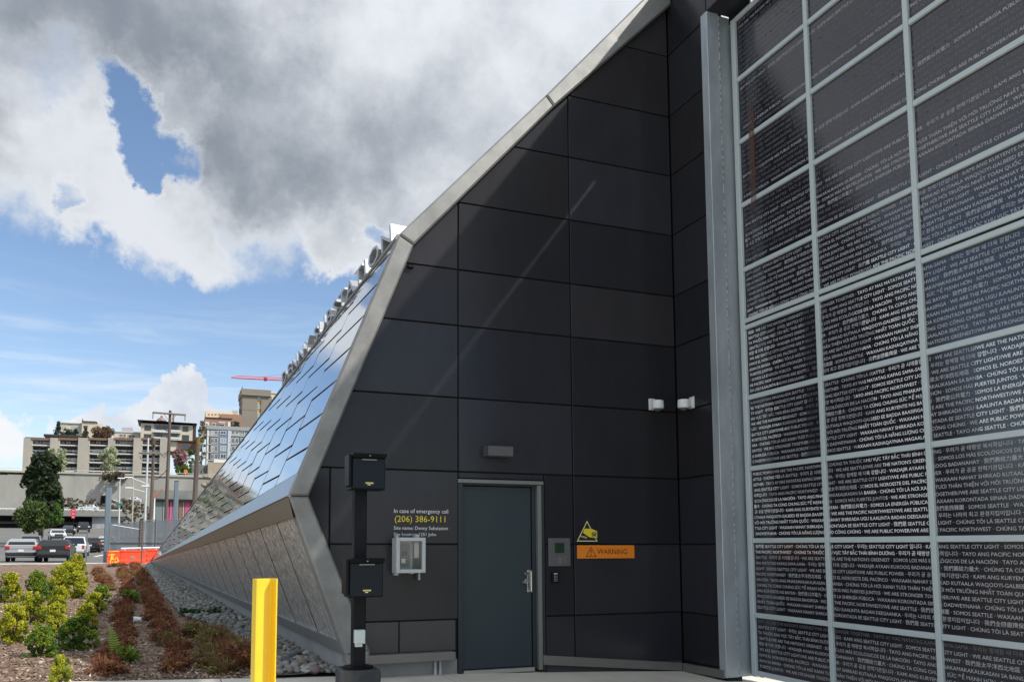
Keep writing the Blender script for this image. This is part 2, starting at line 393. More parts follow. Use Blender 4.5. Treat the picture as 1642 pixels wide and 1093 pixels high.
# ---- front wall: backing + individual panels
fw = part('front_wall', MB().prof([(Bi[0]-.02, .16), (Ri[0]-.1, Ri[1]), (kni[0]-.08, kni[1]), (XR, TOPZ-.12), (XR, -.2), (4.46, -.2), (4.46, 2.315), (3.28, 2.315), (3.28, .16)], 'y', YW+.035, YW+.30), M_joint, bld)
FRW = (Vector((0, YW, 0)), UX, UZ, -UY)
def panel(x0, x1, z0, z1, m=None, par=None, name='panel', fr=FRW, clips=True, d0=-.034, d1=0.0):
    g_ = 0.007; p = [(x0+g_, z0+g_), (x1-g_, z0+g_), (x1-g_, z1-g_), (x0+g_, z1-g_)]
    if clips:
        for a, b in (((Bi[0]-.1, Bi[1]), (Ri[0]-.1, Ri[1])), ((Ri[0]-.1, Ri[1]), (kni[0]-.1, kni[1]+.05)), ((kni[0]-.1, kni[1]+.05), (toi[0], toi[1]+.1))):
            p = clip(p, a, b)
            if not p: return None
    if area(p) < 0.01: return None
    return recalc(part(name, MB().plate(p, fr, d0, d1, 0.006), m or M_panel, par or fw))
ZR = [.63, 1.523, 2.40, 3.308, 4.21, 4.92, 5.785, 6.645, 7.505, 8.40, 9.30, 10.2]
XJ = [3.291, 4.857, XR]
for i in range(len(ZR)-1):
    z0, z1 = ZR[i], ZR[i+1]
    if z0 < 2.3:
        panel(0.9, 1.723, z0, z1); panel(1.723, XJ[0], z0, z1)
        panel(4.445, XJ[1], z0, min(z1, 2.40))
    else:
        panel(0.9, XJ[0], z0, z1); panel(XJ[0], XJ[1], z0, z1)
    panel(XJ[1], XR, z0, z1)
panel(XJ[0], 4.445, 2.318, 2.40)
panel(1.9, 2.555, .262, .63, M_panel2); panel(2.555, XJ[0]-.03, .262, .63, M_panel2)
panel(4.445, XJ[1], .06, .63); panel(XJ[1], XR, .0, .63)
# ---- base trims
part('base_trim', MB().box(Bi[0]-.02, 3.215, YC, YW+.03, .166, .266, .008), M_trim, bld)
tr = MB(); q0, q1, q2, q3 = P(872, 1050, YW-.03), P(1094, 1062, YW-.03), P(1094, 1074.5, YW-.03), P(872, 1065, YW-.03)
tr.add([q0, q1, q2, q3]+[q+UY*.05 for q in (q0, q1, q2, q3)], [(0, 3, 2, 1), (4, 5, 6, 7), (0, 1, 5, 4), (3, 7, 6, 2), (0, 4, 7, 3), (1, 2, 6, 5)]); recalc(part('base_trim', tr, M_trim, bld))
part('base_footing', MB().box(Bi[0]-.1, 3.28, YW+.02, YW+.3, -.1, .167), M_plinth, bld)
part('base_footing', MB().box(4.46, XR, YW+.02, YW+.3, -.3, .10), mat('dark_footing', (.05, .05, .05), .9), bld)
# ---- coping segments
def coping(poly):
    o = part('coping', MB().plate(poly, (Vector((0, YC, 0)), UX, UZ, -UY), -.24, 0.0, 0.022), M_coping, bld); recalc(o); return o
def cut(a, b, t): return (a[0]+(b[0]-a[0])*t, a[1]+(b[1]-a[1])*t)
e = .002
coping([cut(Bo, Ro, 0), Bi, cut(Ri, Bi, e), cut(Ro, Bo, e)])
coping([cut(Ro, kno, e), cut(Ri, kni, e), cut(kni, Ri, e), cut(kno, Ro, e)])
coping([cut(kno, c1o, e), cut(kni, c1i, e), cut(c1i, kni, e), cut(c1o, kno, e)])
coping([cut(c1o, too, e), cut(c1i, toi, e), toi, too])
coping([Bo, (Bo[0]+.02, .166), (Bi[0]+.02, .166), Bi])
q = P(655, 425, YC+.08); part('vent_clip', MB().box(q.x, q.x+.07, YW-.04, YW, q.z-.02, q.z+.015), M_black, bld)
# ---- roof and long back
roof = MB(); fo = Vector((kno[0], YC, kno[1])); fc = Vector((XR+2.0, YC, TOPZ+.0))
bk = Vector((A.x+14, A.y, 5.0))
roof.add([fo+Vector((.05, .05, -.03)), Vector((XR+.1, YC+.05, TOPZ-.05)), Vector((A.x+6, A.y, 2.6)), A+Vector((.3, 0, .0))],
         [(0, 1, 2, 3)])
part('roof', roof, mat('roof_metal', (.25, .25, .25), .5, metal=.5), bld)
bl = MB(); 0 and bl.add([(XR+9, YC, -.5), (XR+9, YC, TOPZ-.06), (XR+9, 45, TOPZ-.06), (XR+9, 45, -.5), (XR, 34, TOPZ-.06), (A.x+.3, A.y, -.5), (A.x+.3, A.y, A.z)], [(0, 3, 2, 1), (2, 3, 5, 6), (2, 6, 4)])
RB = Vector((A.x+6, A.y, 2.6)); bl.add([(XR+.1, YW+.3, -.5), (XR+.1, YW+.3, TOPZ-.06), tuple(RB), (RB.x, RB.y, -.5), (A.x+.3, A.y, -.5), (A.x+.3, A.y, A.z)], [(0, 3, 2, 1), (2, 3, 4, 5)]); part('rear_wall', bl, M_panel, bld)

# ---- stainless side: everything tapers from the front section towards the tip A
def S3(p): return Vector((p[0], YC+.02, p[1]))
T3, R3, B3 = S3(kno), S3(Ro), S3(Bo)
def taper(p, t): q = A+(p-A)*0.012; return p+(q-p)*t      # t = 0 at the front, 1 at the tip
e2 = (T3-R3).normalized(); Lf = (T3-R3).length
AR = A-R3; lam = -AR.z/(T3-R3).z
hor = (AR+(T3-R3)*lam).normalized()                        # level line in the face
row = (hor+ (AR.normalized()-hor)*0.35).normalized()       # rows of tiles dip slightly towards the tip
nrm = hor.cross(e2).normalized()
if nrm.x > 0: nrm = -nrm
e1 = (hor-e2*hor.dot(e2)).normalized()
FRT = (R3, e1, e2, nrm)
def to2(p): d = p-R3; return (d.dot(e1), d.dot(e2))
apex2 = to2(A); band_w, gut_w = 0.27, 0.10
b0, t0 = (0.0, band_w), (0.0, Lf-gut_w)
bb = (apex2[0]-.6, apex2[1]+.012)
sf = part('steel_facade', MB().plate([(0, 0), apex2, (0, Lf)], FRT, -.10, -.03), M_joint, bld); recalc(sf)
M_flash = mat('dull_flashing', (.26, .265, .265), .45, metal=.6, var=.15, vscale=2)
o = part('ridge_band', MB().plate([(0.0, -.004), (apex2[0], apex2[1]), (0.0, band_w)], FRT, -.029, 0.016, 0.006), M_band, bld); recalc(o)
o = part('gutter_edge', MB().plate([(0.0, Lf), (0.0, Lf-gut_w+.03), (apex2[0]-.2, apex2[1]+.005)], FRT, -.028, 0.02, 0.004), M_coping, bld); recalc(o)
dep = row.dot(e2)/row.dot(e1)                               # dip of a row per metre
colw, rowh = 1.30, 0.425
ncol = int(apex2[0]/colw)+1
for ci in range(ncol):
    a0, a1 = ci*colw+.04, (ci+1)*colw
    for k in range(-24, 14):
        zb = band_w+.33+k*rowh+(0.5*rowh if ci % 2 else 0.0); zt = zb+rowh
        g1, g2 = .006, .013
        poly = [(a0+g1, zb+g2+dep*a0), (a1-g1, zb+g2+dep*a1), (a1-g1, zt-g2+dep*a1), (a0+g1, zt-g2+dep*a0)]
        poly = clip(poly, bb, (b0[0], b0[1]+.01)) if False else poly
        # keep above the ridge band and below the gutter
        poly = clip(poly[::-1], (0, band_w+.012), (apex2[0], apex2[1]+.003))[::-1] if False else poly
        def keep(poly, p, q, up):
            return clip(poly, q, p) if up else clip(poly, p, q)
        poly = keep(poly, (0, band_w+.012), (apex2[0], apex2[1]), True)
        if poly: poly = keep(poly, (0, Lf-gut_w), (apex2[0], apex2[1]), False)
        if not poly or area(poly) < 0.006: continue
        if a0 > 30.5: continue
        tl = [random.uniform(-.0045, .0045) for _ in range(2)]
        cx = sum(q_[0] for q_ in poly)/len(poly); cy = sum(q_[1] for q_ in poly)/len(poly)
        n2 = (nrm+e1*tl[0]+e2*(tl[1]+.012)).normalized(); f1 = (e1-n2*e1.dot(n2)).normalized(); f2 = n2.cross(f1)
        if f2.dot(e2) < 0: f2 = -f2
        ctr = R3+e1*cx+e2*cy
        p2 = [(q_[0]-cx, q_[1]-cy) for q_ in poly]
        recalc(part('tile', MB().plate(p2, (ctr, f1, f2, n2), -.012, 0.006, 0.003), M_tile, sf))
# underside of the ridge, lower brushed face, trim and plinth
Rs = S3(wz(468, 829)); Rs.x += .02; Rl = Rs+Vector((.06, 0, .015))
Bt = S3(wz(551, 1031)); Bt2 = Bt+Vector((.045, 0, 0.0)); Bb = S3((Bo[0]+.0, Bo[1]-.01)); Bb2 = Bb+Vector((.05, 0, 0))
def strip(name, p, q, m, n=1, parent=bld, t0=0.0, t1=1.0):
    mb = MB()
    for i in range(n):
        a, b = t0+(t1-t0)*i/n, t0+(t1-t0)*(i+1)/n
        mb.add([taper(p, a), taper(q, a), taper(q, b), taper(p, b)], [(0, 1, 2, 3)])
    o = part(name, mb, m, parent); return o
M_soff = mat('soffit_metal_ground_tint', (0.20, 0.175, 0.14), 0.42, metal=0.55, var=0.15, vscale=1.2)  # brown of the reflected ground is painted into the base colour
sof = MB(); sof.add([taper(x, 0) for x in (R3, Rs, Rl)]+[taper(x, 1) for x in (R3, Rs, Rl)], [(0, 1, 4, 3), (1, 2, 5, 4)])
part('ridge_soffit', sof, M_soff, bld)
lf = strip('lower_facade', Rl+Vector((.03, 0, 0)), Bt2+Vector((.03, 0, 0)), M_joint)
sp = 1.22; L3 = (A-R3).length
for i in range(28):
    ta, tb = (i*sp+.004)/L3, ((i+1)*sp-.024)/L3
    if tb > .985: break
    # seams run parallel to the front edge, so they lean with it
    def low(t, k):                      # k 0 = top, 1 = bottom
        return taper(Rl, t) if k == 0 else taper(Bt2, t)
    pts = [low(ta, 0), low(ta, 1), low(tb, 1), low(tb, 0)]
    nn = (pts[1]-pts[0]).cross(pts[3]-pts[0]).normalized()
    if nn.x > 0: nn = -nn
    mb = MB(); mb.add(pts+[p_+nn*.014 for p_ in pts], [(0, 1, 2, 3), (4, 7, 6, 5), (0, 4, 5, 1), (1, 5, 6, 2), (2, 6, 7, 3), (3, 7, 4, 0)])
    recalc(part('steel_panel', mb, M_low, lf))
    w_ = .020/L3; pz = [low(tb-w_*.2, 0), low(tb-w_*.2, 1), low(tb+w_*1.4, 1), low(tb+w_*1.4, 0)]
    part('panel_seam', MB().add([p_+nn*.016 for p_ in pz], [(0, 1, 2, 3)]), M_joint, lf)
bt = MB(); S_ = [Bt2, Bt, Bb, Bb2]
bt.add([taper(x, 0) for x in S_]+[taper(x, 1) for x in S_], [(i, i+1, i+5, i+4) for i in range(3)]+[(0, 3, 2, 1)])
recalc(part('sill_flashing', bt, M_flash, bld))
pl = MB(); n = 8; PB = Bb+Vector((.055, 0, 0))
for i in range(n):
    a, b = i/n, (i+1)/n; pa, pb = taper(PB, a), taper(PB, b)
    e_ = Vector((0, .006, 0))
    ga, gb = Vector((pa.x, pa.y, -.25)), Vector((pb.x, pb.y, -.25))
    mb = MB().add([pa+e_, pb-e_, gb-e_, ga+e_], [(0, 3, 2, 1)]); part('plinth_segment', mb, M_plinth, bld)
# inside closing so no light leaks
# ---- return wall + gate bay
rw = part('return_wall', MB().box(XR+.035, XR+.25, YR+.005, YW+.3, -.4, TOPZ-.05), M_joint, bld)
FRR = (Vector((XR, 0, 0)), -UY, UZ, -UX)
for i in range(len(ZR)-1):
    o = panel(-YW+.008, -YR, ZR[i], min(ZR[i+1], TOPZ), par=rw, fr=FRR, clips=False)
panel(-YW+.008, -YR, .0, .63, par=rw, fr=FRR, clips=False)
tr = MB(); qs = [Vector((XR-.03, YW-.03, -.035)), Vector((XR-.03, YR+.01, -.01)), Vector((XR-.03, YR+.01, -.11)), Vector((XR-.03, YW-.03, -.135))]
tr.add(qs+[a+UX*.06 for a in qs], [(0, 1, 2, 3), (4, 7, 6, 5), (0, 4, 5, 1), (3, 2, 6, 7), (1, 5, 6, 2), (0, 3, 7, 4)]); recalc(part('base_trim', tr, M_trim, bld))
HZ = 8.50; YE = 2.0
part('gate_header', MB().box(XR, XG-.012, YE, YR-.004, HZ, TOPZ-.02, .01), M_panel, bld)
part('end_wall', MB().box(XR, XG+.4, YE-.25, YE-.005, -.4, TOPZ-.02, .01), M_panel, bld)
jb = thing('galvanised_column', 'galvanised steel channel column beside the lettered gate', 'column', (XR+.2, YR, -.1))
part('flange', MB().box(XR-.012, XR+.175, YR-.03, YR+.1, -.10, HZ-.004, .006), M_galv, jb)
part('web', MB().box(XR+.178, XG+.035, YR+.0, YR+.1, -.10, HZ-.004, .004), M_galv, jb)
wl = MB(); random.seed(3)
for i in range(90):
    z = -.05+i*.095+random.uniform(-.02, .02); wl.box(XR+.168, XR+.190, YR-.036, YR+.001, z, z+random.uniform(.03, .085), .004)
part('weld_bead', wl, mat('rough_weld', (.42, .43, .42), .7, metal=.3, var=.3, vscale=30), jb)

# ---- steel door in the wall
dr = part('door', MB().box(3.352, 4.29, YW+.075, YW+.125, .025, 2.235, .004), M_door, bld)
part('frame', MB().box(3.285, 3.343, YW-.012, YW+.14, -.01, 2.262, .003).box(3.285, 4.30, YW+.02, YW+.14, 2.243, 2.262), M_frame, dr)
part('head_trim', MB().box(3.285, 4.43, YW-.015, YW+.14, 2.266, 2.312, .004), M_jamb, dr)
part('strike_jamb', MB().box(4.30, 4.345, YW+.055, YW+.14, -.01, 2.262, .003), M_frame, dr)
part('side_jamb', MB().box(4.349, 4.405, YW-.004, YW+.14, -.02, 2.262, .004), M_jamb, dr)
part('shadow_gap', MB().box(4.407, 4.436, YW-.01, YW+.14, -.03, 2.262), M_frame, dr)
part('threshold', MB().box(3.352, 4.29, YW-.01, YW+.15, -.03, .022, .005), M_steel, dr)
for zc in (1.86, 1.19, .30): part('hinge', MB().box(3.338, 3.362, YW+.058, YW+.078, zc-.06, zc+.06).cyl((3.348, YW+.06, zc-.062), (3.348, YW+.06, zc+.062), .008, 8), M_steel, dr)
q = P(851, 905, YW+.04); hz = P(851, 931, YW+.04).z
hd = part('pull_handle', MB().box(q.x-.035, q.x+.055, YW+.068, YW+.076, hz-.14, hz+.14, .003), M_steel, dr)
part('grip', MB().tube([(q.x-.005, YW+.07, hz+.12), (q.x-.005, YW+.015, hz+.12), (q.x-.005, YW+.015, hz-.12), (q.x-.005, YW+.07, hz-.12)], .014, 8), M_steel, hd)
lk = P(846, 931, YW+.05); part('lock_cylinder', MB().cyl((lk.x-.028, YW+.076, lk.z), (lk.x-.028, YW+.03, lk.z), .030, 16).tube([(lk.x-.03, YW+.04, lk.z-.005), (lk.x-.085, YW+.035, lk.z-.012)], .013, 8), M_steel, dr)
lk2 = P(846, 919, YW+.05); part('key_cylinder', MB().cyl((lk2.x-.028, YW+.076, lk2.z), (lk2.x-.028, YW+.05, lk2.z), .019, 14), mat('bronze_cyl', (.35, .28, .24), .3, metal=1), dr)
for px in (698, 706): 
    q = P(px, 1065, YW-.02); part('conduit', MB().cyl((q.x, YW-.02, -.02), (q.x, YW-.02, .166), .016, 10).cyl((q.x, YW-.02, .0), (q.x, YW-.02, .06), .022, 10), M_galv, bld)

# ---- rooftop lettering along the top edge (reads from the street side)
sg = thing('rooftop_sign_letters', 'deep steel channel letters standing along the sloping roof edge', 'sign', tuple(T3))
M_letter = mat('sign_letter_steel', (0.42, 0.43, 0.44), 0.38, metal=0.5)
word = 'DENNY SUBSTATION'; ldir = (T3-A).normalized(); size = .60
up = (UZ-ldir*UZ.dot(ldir)).normalized(); back = ldir.cross(up).normalized()
if back.x < 0: back = -back
adv = [glyph(c)[2]*size*0.92+.03 for c in word]; tot = sum(adv)
org = T3-ldir*(tot+.10)+Vector((.03, 0, .02)); x = 0
for c, a_ in zip(word, adv):
    V, Fs, _ = glyph(c, 0.16)
    if V:
        mb = MB(); mb.add([org+ldir*(x+v[0]*size*.92)+up*(v[1]*size*.56-.02)+back*(.10+v[2]) for v in V], Fs)
        part('letter', mb, M_letter, sg)
    x += a_
# ================================================================ lettered gate
BOLD[0] = 0.006
CYC = ["WE ARE SEATTLE CITY LIGHT", "WAXAAN NAHAY SHIRKADA KORONTADA EE SEATTLE CITY LIGHT", "我們是 SEATTLE CITY LIGHT", "CHÚNG TÔI LÀ SEATTLE CITY LIGHT", "우리는 SEATTLE CITY LIGHT 입니다", "KAMI ANG SEATTLE CITY LIGHT", "SOMOS SEATTLE CITY LIGHT", "WE ARE SEATTLE CITY LIGHT",
 "//WE ARE PUBLIC POWER", "우리가 곧 공공 전력기관입니다", "KAMI ANG KURYENTE NG BAYAN", "我們是公共電力", "SOMOS LA ENERGÍA PÚBLICA", "WAXAAN KORONTADA SIINAA DADWEYNAHA", "CHÚNG TÔI LÀ NĂNG LƯỢNG CHO CÔNG CHÚNG", "WE ARE PUBLIC POWER",
 "//WE ARE THE PACIFIC NORTHWEST", "CHÚNG TA THUỘC KHU VỰC TÂY BẮC THÁI BÌNH DƯƠNG", "우리가 곧 태평양 북서쪽입니다", "TAYO ANG PACIFIC NORTHWEST", "我們是太平洋西北地區", "SOMOS EL NOROESTE DEL PACÍFICO", "WAXAAN NAHAY SHIRKAD KUTAALA WAQOOYI-GALBEED EE BADDA BAASIFIGA", "WE ARE THE PACIFIC NORTHWEST",
 "//WE ARE SEATTLE", "我們是西雅圖", "SOMOS SEATTLE", "WAXAAN KASHAQAYNAA MAGAALADA SEATTLE", "TAYO ANG SEATTLE", "CHÚNG TÔI LÀ SEATTLE", "우리가 곧 시애틀입니다", "WE ARE SEATTLE",
 "//WE ARE THE NATION'S GREENEST", "SOMOS LOS MÁS ECOLÓGICOS DE LA NACIÓN", "TAYO ANG PINAKAMAKAKALIKASAN SA BANSA", "CHÚNG TÔI LÀ NƠI XANH TƯƠI THÂN THIỆN VỚI MÔI TRƯỜNG NHẤT TOÀN QUỐC", "WAXAAN NAHAY SHIRKADA UGU ILAALINTA BADAN DEEGAANKA", "우리는 나라의 최고 환경지킴이입니다", "我們全國最環保", "WE ARE THE NATION'S GREENEST",
 "//WE ARE STRONGER TOGETHER", "TAYO AY MAS MATATAG KAPAG SAMA-SAMA", "우리는 함께할 때 더욱 강합니다", "WADAJIR AYAAN KUXOOG BADANAHAY", "我們團結力量大", "CHÚNG TA CÙNG CHUNG SỨC ĐỂ MẠNH HƠN", "SOMOS MÁS FUERTES JUNTOS", "WE ARE STRONGER TOGETHER//"]
cyc = ""
for s_ in CYC:
    if s_.startswith('//') or not cyc: cyc += s_
    else: cyc += ' · '+s_
# line starts read off the photograph in the row of panes at eye level
STARTS = ["我們是 SEATTLE CITY", "THE PACIFIC NORTHWEST · CHÚNG", "SEATTLE · 우리가 곧 시애틀", "MAS MATATAG", "LIGHT · SOMOS SEATTLE CITY", "PACIFIC NORTHWEST · 我們是太", "NACIÓN · TAYO", "CHÚNG TA CÙNG", "ANG KURYENTE", "WAQOOYI-GALBEED", "NHẤT TOÀN", "SEATTLE CITY LIGHT · WAXAAN NAHAY SHIRKADA KOR", "CHÚNG TÔI LÀ NĂNG"]
cc = cyc+cyc; starts = [cc.find(s_) for s_ in STARTS]
assert min(starts) >= 0, starts
gt = thing('lettered_gate', 'tall dark gate of glass panes printed with white multilingual lettering in pale frames', 'gate', (XG, 6.5, -.07))
GY = [7.905, 6.73, 5.455, 4.18, 2.905]                       # mullion centres
GZ = [-.045, .656, 1.567, 2.462, 3.357, 4.30, 5.01, 5.857, 6.708, 7.553, 8.392]
MW = .029
LP, SIZE = .0672, .0585
ref = sum(glyph(c)[2] for c in "CITY LIGHT · 우리는 SEATTLE CITY LIGHT 입니다 · KAM")
SIZE = 1.20/ref
print('gate font size', SIZE, 'cycle', len(cyc), starts)
# frames
part('stile', MB().box(XG-.05, XG+.05, GY[0]-.005, GY[0]+.075, -.09, 8.414, .008), M_gframe, gt)
for y in GY[1:]: part('mullion', MB().box(XG-.046, XG+.04, y-MW, y+MW, -.08, 8.413, .006), M_gframe, gt)
for i, z in enumerate(GZ):
    for j in range(4):
        y1, y0 = GY[j]-(MW if j else .006), GY[j+1]+MW
        if i == 5:
            for dz in (-.042, .042): part('rail', MB().box(XG-.046, XG+.04, y0+.002, y1-.002, z+dz-.028, z+dz+.028, .006), M_gframe, gt)
        else: part('rail', MB().box(XG-.043, XG+.04, y0+.002, y1-.002, z-.029, z+.029, .006), M_gframe, gt)
part('edge_light_block', MB().box(XG+.036, XG+.06, GY[0]-.02, YR+.02, -.1, HZ), M_joint, gt)  # added strip, blocks sun leaking between stile and column
part('slit_light_block', MB().box(XG-.03, XG-.013, 7.62, YR-.006, 8.40, HZ+.01), M_joint, gt)  # added strip, keeps sun through the top slit off the column
part('gap_seal', MB().box(XG-.03, XG+.03, GY[4], GY[0], GZ[5]-.012, GZ[5]+.012), M_joint, gt)
lr = random.Random(5)
ANCH = [cc.find('我們全國最環保 · WE ARE THE')+5, starts[0], cc.find('PUBLIC POWER//WE ARE THE PAC'), cc.find('KASHAQAYNAA')]
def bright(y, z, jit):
    """light seen through from behind, painted as three letter tones: bands read off the photograph"""
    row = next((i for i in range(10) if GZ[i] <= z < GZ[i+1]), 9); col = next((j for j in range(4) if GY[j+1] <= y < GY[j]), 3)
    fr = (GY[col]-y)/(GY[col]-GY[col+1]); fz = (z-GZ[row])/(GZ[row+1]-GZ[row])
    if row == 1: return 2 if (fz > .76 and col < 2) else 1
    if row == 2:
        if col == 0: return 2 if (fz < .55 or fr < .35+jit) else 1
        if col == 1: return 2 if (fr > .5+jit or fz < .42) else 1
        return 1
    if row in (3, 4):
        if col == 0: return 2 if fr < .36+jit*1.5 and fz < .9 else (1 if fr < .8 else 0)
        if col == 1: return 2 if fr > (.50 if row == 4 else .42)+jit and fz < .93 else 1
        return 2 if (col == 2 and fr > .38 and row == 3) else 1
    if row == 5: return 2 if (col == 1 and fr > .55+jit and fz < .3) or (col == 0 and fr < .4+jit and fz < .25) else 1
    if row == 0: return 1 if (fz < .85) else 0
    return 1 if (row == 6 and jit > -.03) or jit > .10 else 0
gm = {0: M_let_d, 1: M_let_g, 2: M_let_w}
# vertical lines: global index from the bottom row upwards
for r_ in range(10):
    zt = GZ[r_+1]-(.085 if r_ == 4 else .036)-.006; zb = GZ[r_]+(.085 if r_ == 5 else .036)
    nl = int((zt-zb)/LP+.35)
    panes = []
    for j in range(4):
        y1, y0 = GY[j]-(MW if j else .0), GY[j+1]+MW
        pn = part('pane', MB().box(XG-.012, XG+.012, y0-.01, y1+.01, zb-.01, zt+.02, .0), M_pane, gt)
        panes.append((pn, y0, y1, {0: MB(), 1: MB(), 2: MB()}))
    for i in range(nl):
        st = starts[i] if (r_ == 1 and i < 13) else int(ANCH[r_ % 4]+(i+(4 if r_ == 5 else 0))*376.8)
        base = zt-.046-i*LP; y = GY[0]-.03; k = st % len(cyc); jit = lr.uniform(-.12, .12)
        while y > GY[-1]:
            ch = cyc[k % len(cyc)]; k += 1
            V, Fs, adv = glyph(ch); w = adv*SIZE; yc = y-w/2
            if V:
                for pn, y0, y1, mbs in panes:
                    if y0-.012 < yc < y1+.012:
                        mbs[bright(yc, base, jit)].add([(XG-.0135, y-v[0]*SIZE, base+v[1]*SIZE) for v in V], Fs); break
            y -= w
    for pn, y0, y1, mbs in panes:
        for k_, mb in mbs.items():
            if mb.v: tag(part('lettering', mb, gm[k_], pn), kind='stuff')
BOLD[0] = 0.0
rs = see_through('rust_stain', (.13, .045, .022), .42, 9.0)
q0, q1 = P(1200, 160, 1).x, 0
def gp(px, py): d = ray(px, py); t = (XG-.05)/d.x; return Vector((XG-.055, d.y*t, CAMH+d.z*t))
a_, b_ = gp(1203, 165), gp(1207, 330)
part('rust_streak', MB().box(XG-.052, XG-.0515, a_.y-.05, a_.y+.045, b_.z, a_.z), rs, gt)

# ================================================================ things on the front wall
fx = lambda px, py, d=0.0: P(px, py, YW-d)
def wall_text(rows, par, dd=.004):
    for s_, px0, px1, py, m in rows:
        a, b = fx(px0, py), fx(px1, py); w = sum(glyph(c)[2] for c in s_); sz = (b.x-a.x)/w
        tag(part('lettering', text_mb(s_, sz, (a.x, YW-dd, a.z), UX, UZ), m, par), kind='stuff')
em = thing('emergency_number_sign', 'white and yellow emergency phone lettering on the dark wall above the meter cabinet', 'lettering', tuple(fx(672, 840)))
M_wl = mat('white_vinyl', (.80, .80, .78), .5)
wall_text([("In case of emergency call", 631, 719, 821.5, M_wl), ("(206) 386-9111", 632, 716.5, 836, M_yel), ("Site name: Denny Substation", 631, 718.5, 848.5, M_wl), ("Site location: 1251 John", 631, 699.5, 858.5, M_wl)], em)

# meter cabinet
c0, c1 = fx(637, 862, .22), fx(682, 917, .22); cb = thing('meter_cabinet', 'light grey wall cabinet with a glazed door showing instruments inside', 'cabinet', ((c0.x+c1.x)/2, YW-.1, c1.z))
M_cab = mat('light_grey_cabinet', (.50, .53, .53), .42, var=.05)
yf = YW-.22; x0, x1, z1, z0 = c0.x, c1.x, c0.z, c1.z
box_ = MB().box(x0-.005, x0+.018, yf+.03, YW-.02, z0-.005, z1+.0).box(x1-.018, x1+.0, yf+.03, YW-.02, z0, z1).box(x0, x1, yf+.03, YW-.02, z1-.018, z1).box(x0, x1, yf+.03, YW-.02, z0, z0+.018).box(x0, x1, YW-.03, YW-.018, z0, z1)
part('case', box_, M_cab, cb)
w = .036
dcb = part('door', MB().box(x0-.006, x0+w, yf, yf+.027, z0-.006, z1+.006, .006).box(x1-w, x1+.006, yf, yf+.027, z0-.006, z1+.006, .006).box(x0+w, x1-w, yf+.001, yf+.026, z1-w, z1+.006, .005).box(x0+w, x1-w, yf+.001, yf+.026, z0-.006, z0+w, .005), M_cab, cb)
gl = bpy.data.materials.new('clear_door_glass'); gl.use_nodes = True; g = G(gl.node_tree); tb = g.new('ShaderNodeBsdfTransparent'); gb = g.new('ShaderNodeBsdfGlossy'); gb.inputs['Roughness'].default_value = .05; mx = g.new('ShaderNodeMixShader'); mx.inputs[0].default_value = .035
g.l.new(tb.outputs[0], mx.inputs[1]); g.l.new(gb.outputs[0], mx.inputs[2]); g.l.new(mx.outputs[0], g.n['Material Output'].inputs[0])
part('window', MB().box(x0+w-.004, x1-w+.004, yf+.010, yf+.014, z0+w-.004, z1-w+.004), gl, dcb)
for hz_ in (z1-.09, z0+.09): part('hinge', MB().box(x0-.012, x0+.004, yf-.004, yf+.03, hz_-.03, hz_+.03), M_cab, dcb)
W_, H_ = x1-x0, z1-z0
part('swing_panel', MB().box(x0+.03, x0+W_*.60, yf+.06, yf+.07, z0+.03, z1-.03), mat('inner_panel', (.20, .21, .21), .5), cb)
ip = part('display_unit', MB().box(x0+W_*.14, x0+W_*.48, yf+.045, yf+.06, z0+H_*.18, z0+H_*.82, .003), mat('unit_grey', (.065, .085, .095), .5), cb)
part('screen', MB().box(x0+W_*.21, x0+W_*.39, yf+.040, yf+.0445, z0+H_*.50, z0+H_*.62), mat('screen_black', (.01, .012, .02), .2), ip)
part('keypad', MB().box(x0+W_*.18, x0+W_*.33, yf+.040, yf+.0445, z0+H_*.27, z0+H_*.40, .002), mat('keypad_grey', (.45, .5, .5), .5), ip)
part('junction_cover', MB().box(x0+W_*.65, x0+W_*.83, yf+.06, yf+.12, z0+H_*.42, z0+H_*.88, .004), mat('cover_white', (.34, .34, .33), .5), cb)
tm = MB()
for i in range(5): tm.box(x0+W_*(.64+.045*i), x0+W_*(.67+.045*i), yf+.08, yf+.13, z0+H_*.12, z0+H_*.40)
part('terminal_block', tm, mat('terminal_green', (.03, .09, .07), .5), cb)
for px in (x0+.035, x1-.075): part('lug', MB().box(px-.012, px+.014, YW-.10, YW-.002, z1, z1+.035), M_cab, cb)
part('lug', MB().box(x1-.10, x1-.045, YW-.15, YW-.04, z1, z1+.045, .01), M_galv, cb)
part('conduit_stub', MB().cyl((x1-.035, YW-.10, z0-.09), (x1-.035, YW-.10, z0), .013, 8), M_galv, cb)
part('mount_foot', MB().box(x0+.01, x0+.05, YW-.10, YW, z0-.035, z0).box(x1-.14, x1-.10, YW-.10, YW, z0-.02, z0), M_galv, cb)

# wall light above the door
a, b = fx(783, 714, .16), fx(823, 731, .16); wlt = thing('wall_light', 'small grey box light mounted on the wall above the blue door', 'wall light', ((a.x+b.x)/2, YW, b.z))
part('housing', MB().add([(a.x, YW-.16, b.z), (b.x, YW-.16, b.z), (b.x, YW, b.z-.0), (a.x, YW, b.z-.0), (a.x, YW-.16, a.z), (b.x, YW-.16, a.z), (b.x, YW, a.z+.02), (a.x, YW, a.z+.02)], [(0, 3, 2, 1), (4, 5, 6, 7), (0, 1, 5, 4), (1, 2, 6, 5), (2, 3, 7, 6), (3, 0, 4, 7)]), mat('fixture_grey', (.115, .115, .113), .5, metal=.3), wlt)
part('lens', MB().box(a.x+.03, b.x-.03, YW-.13, YW-.03, b.z-.012, b.z+.004), mat('lens_dark', (.05, .05, .05), .3), wlt)

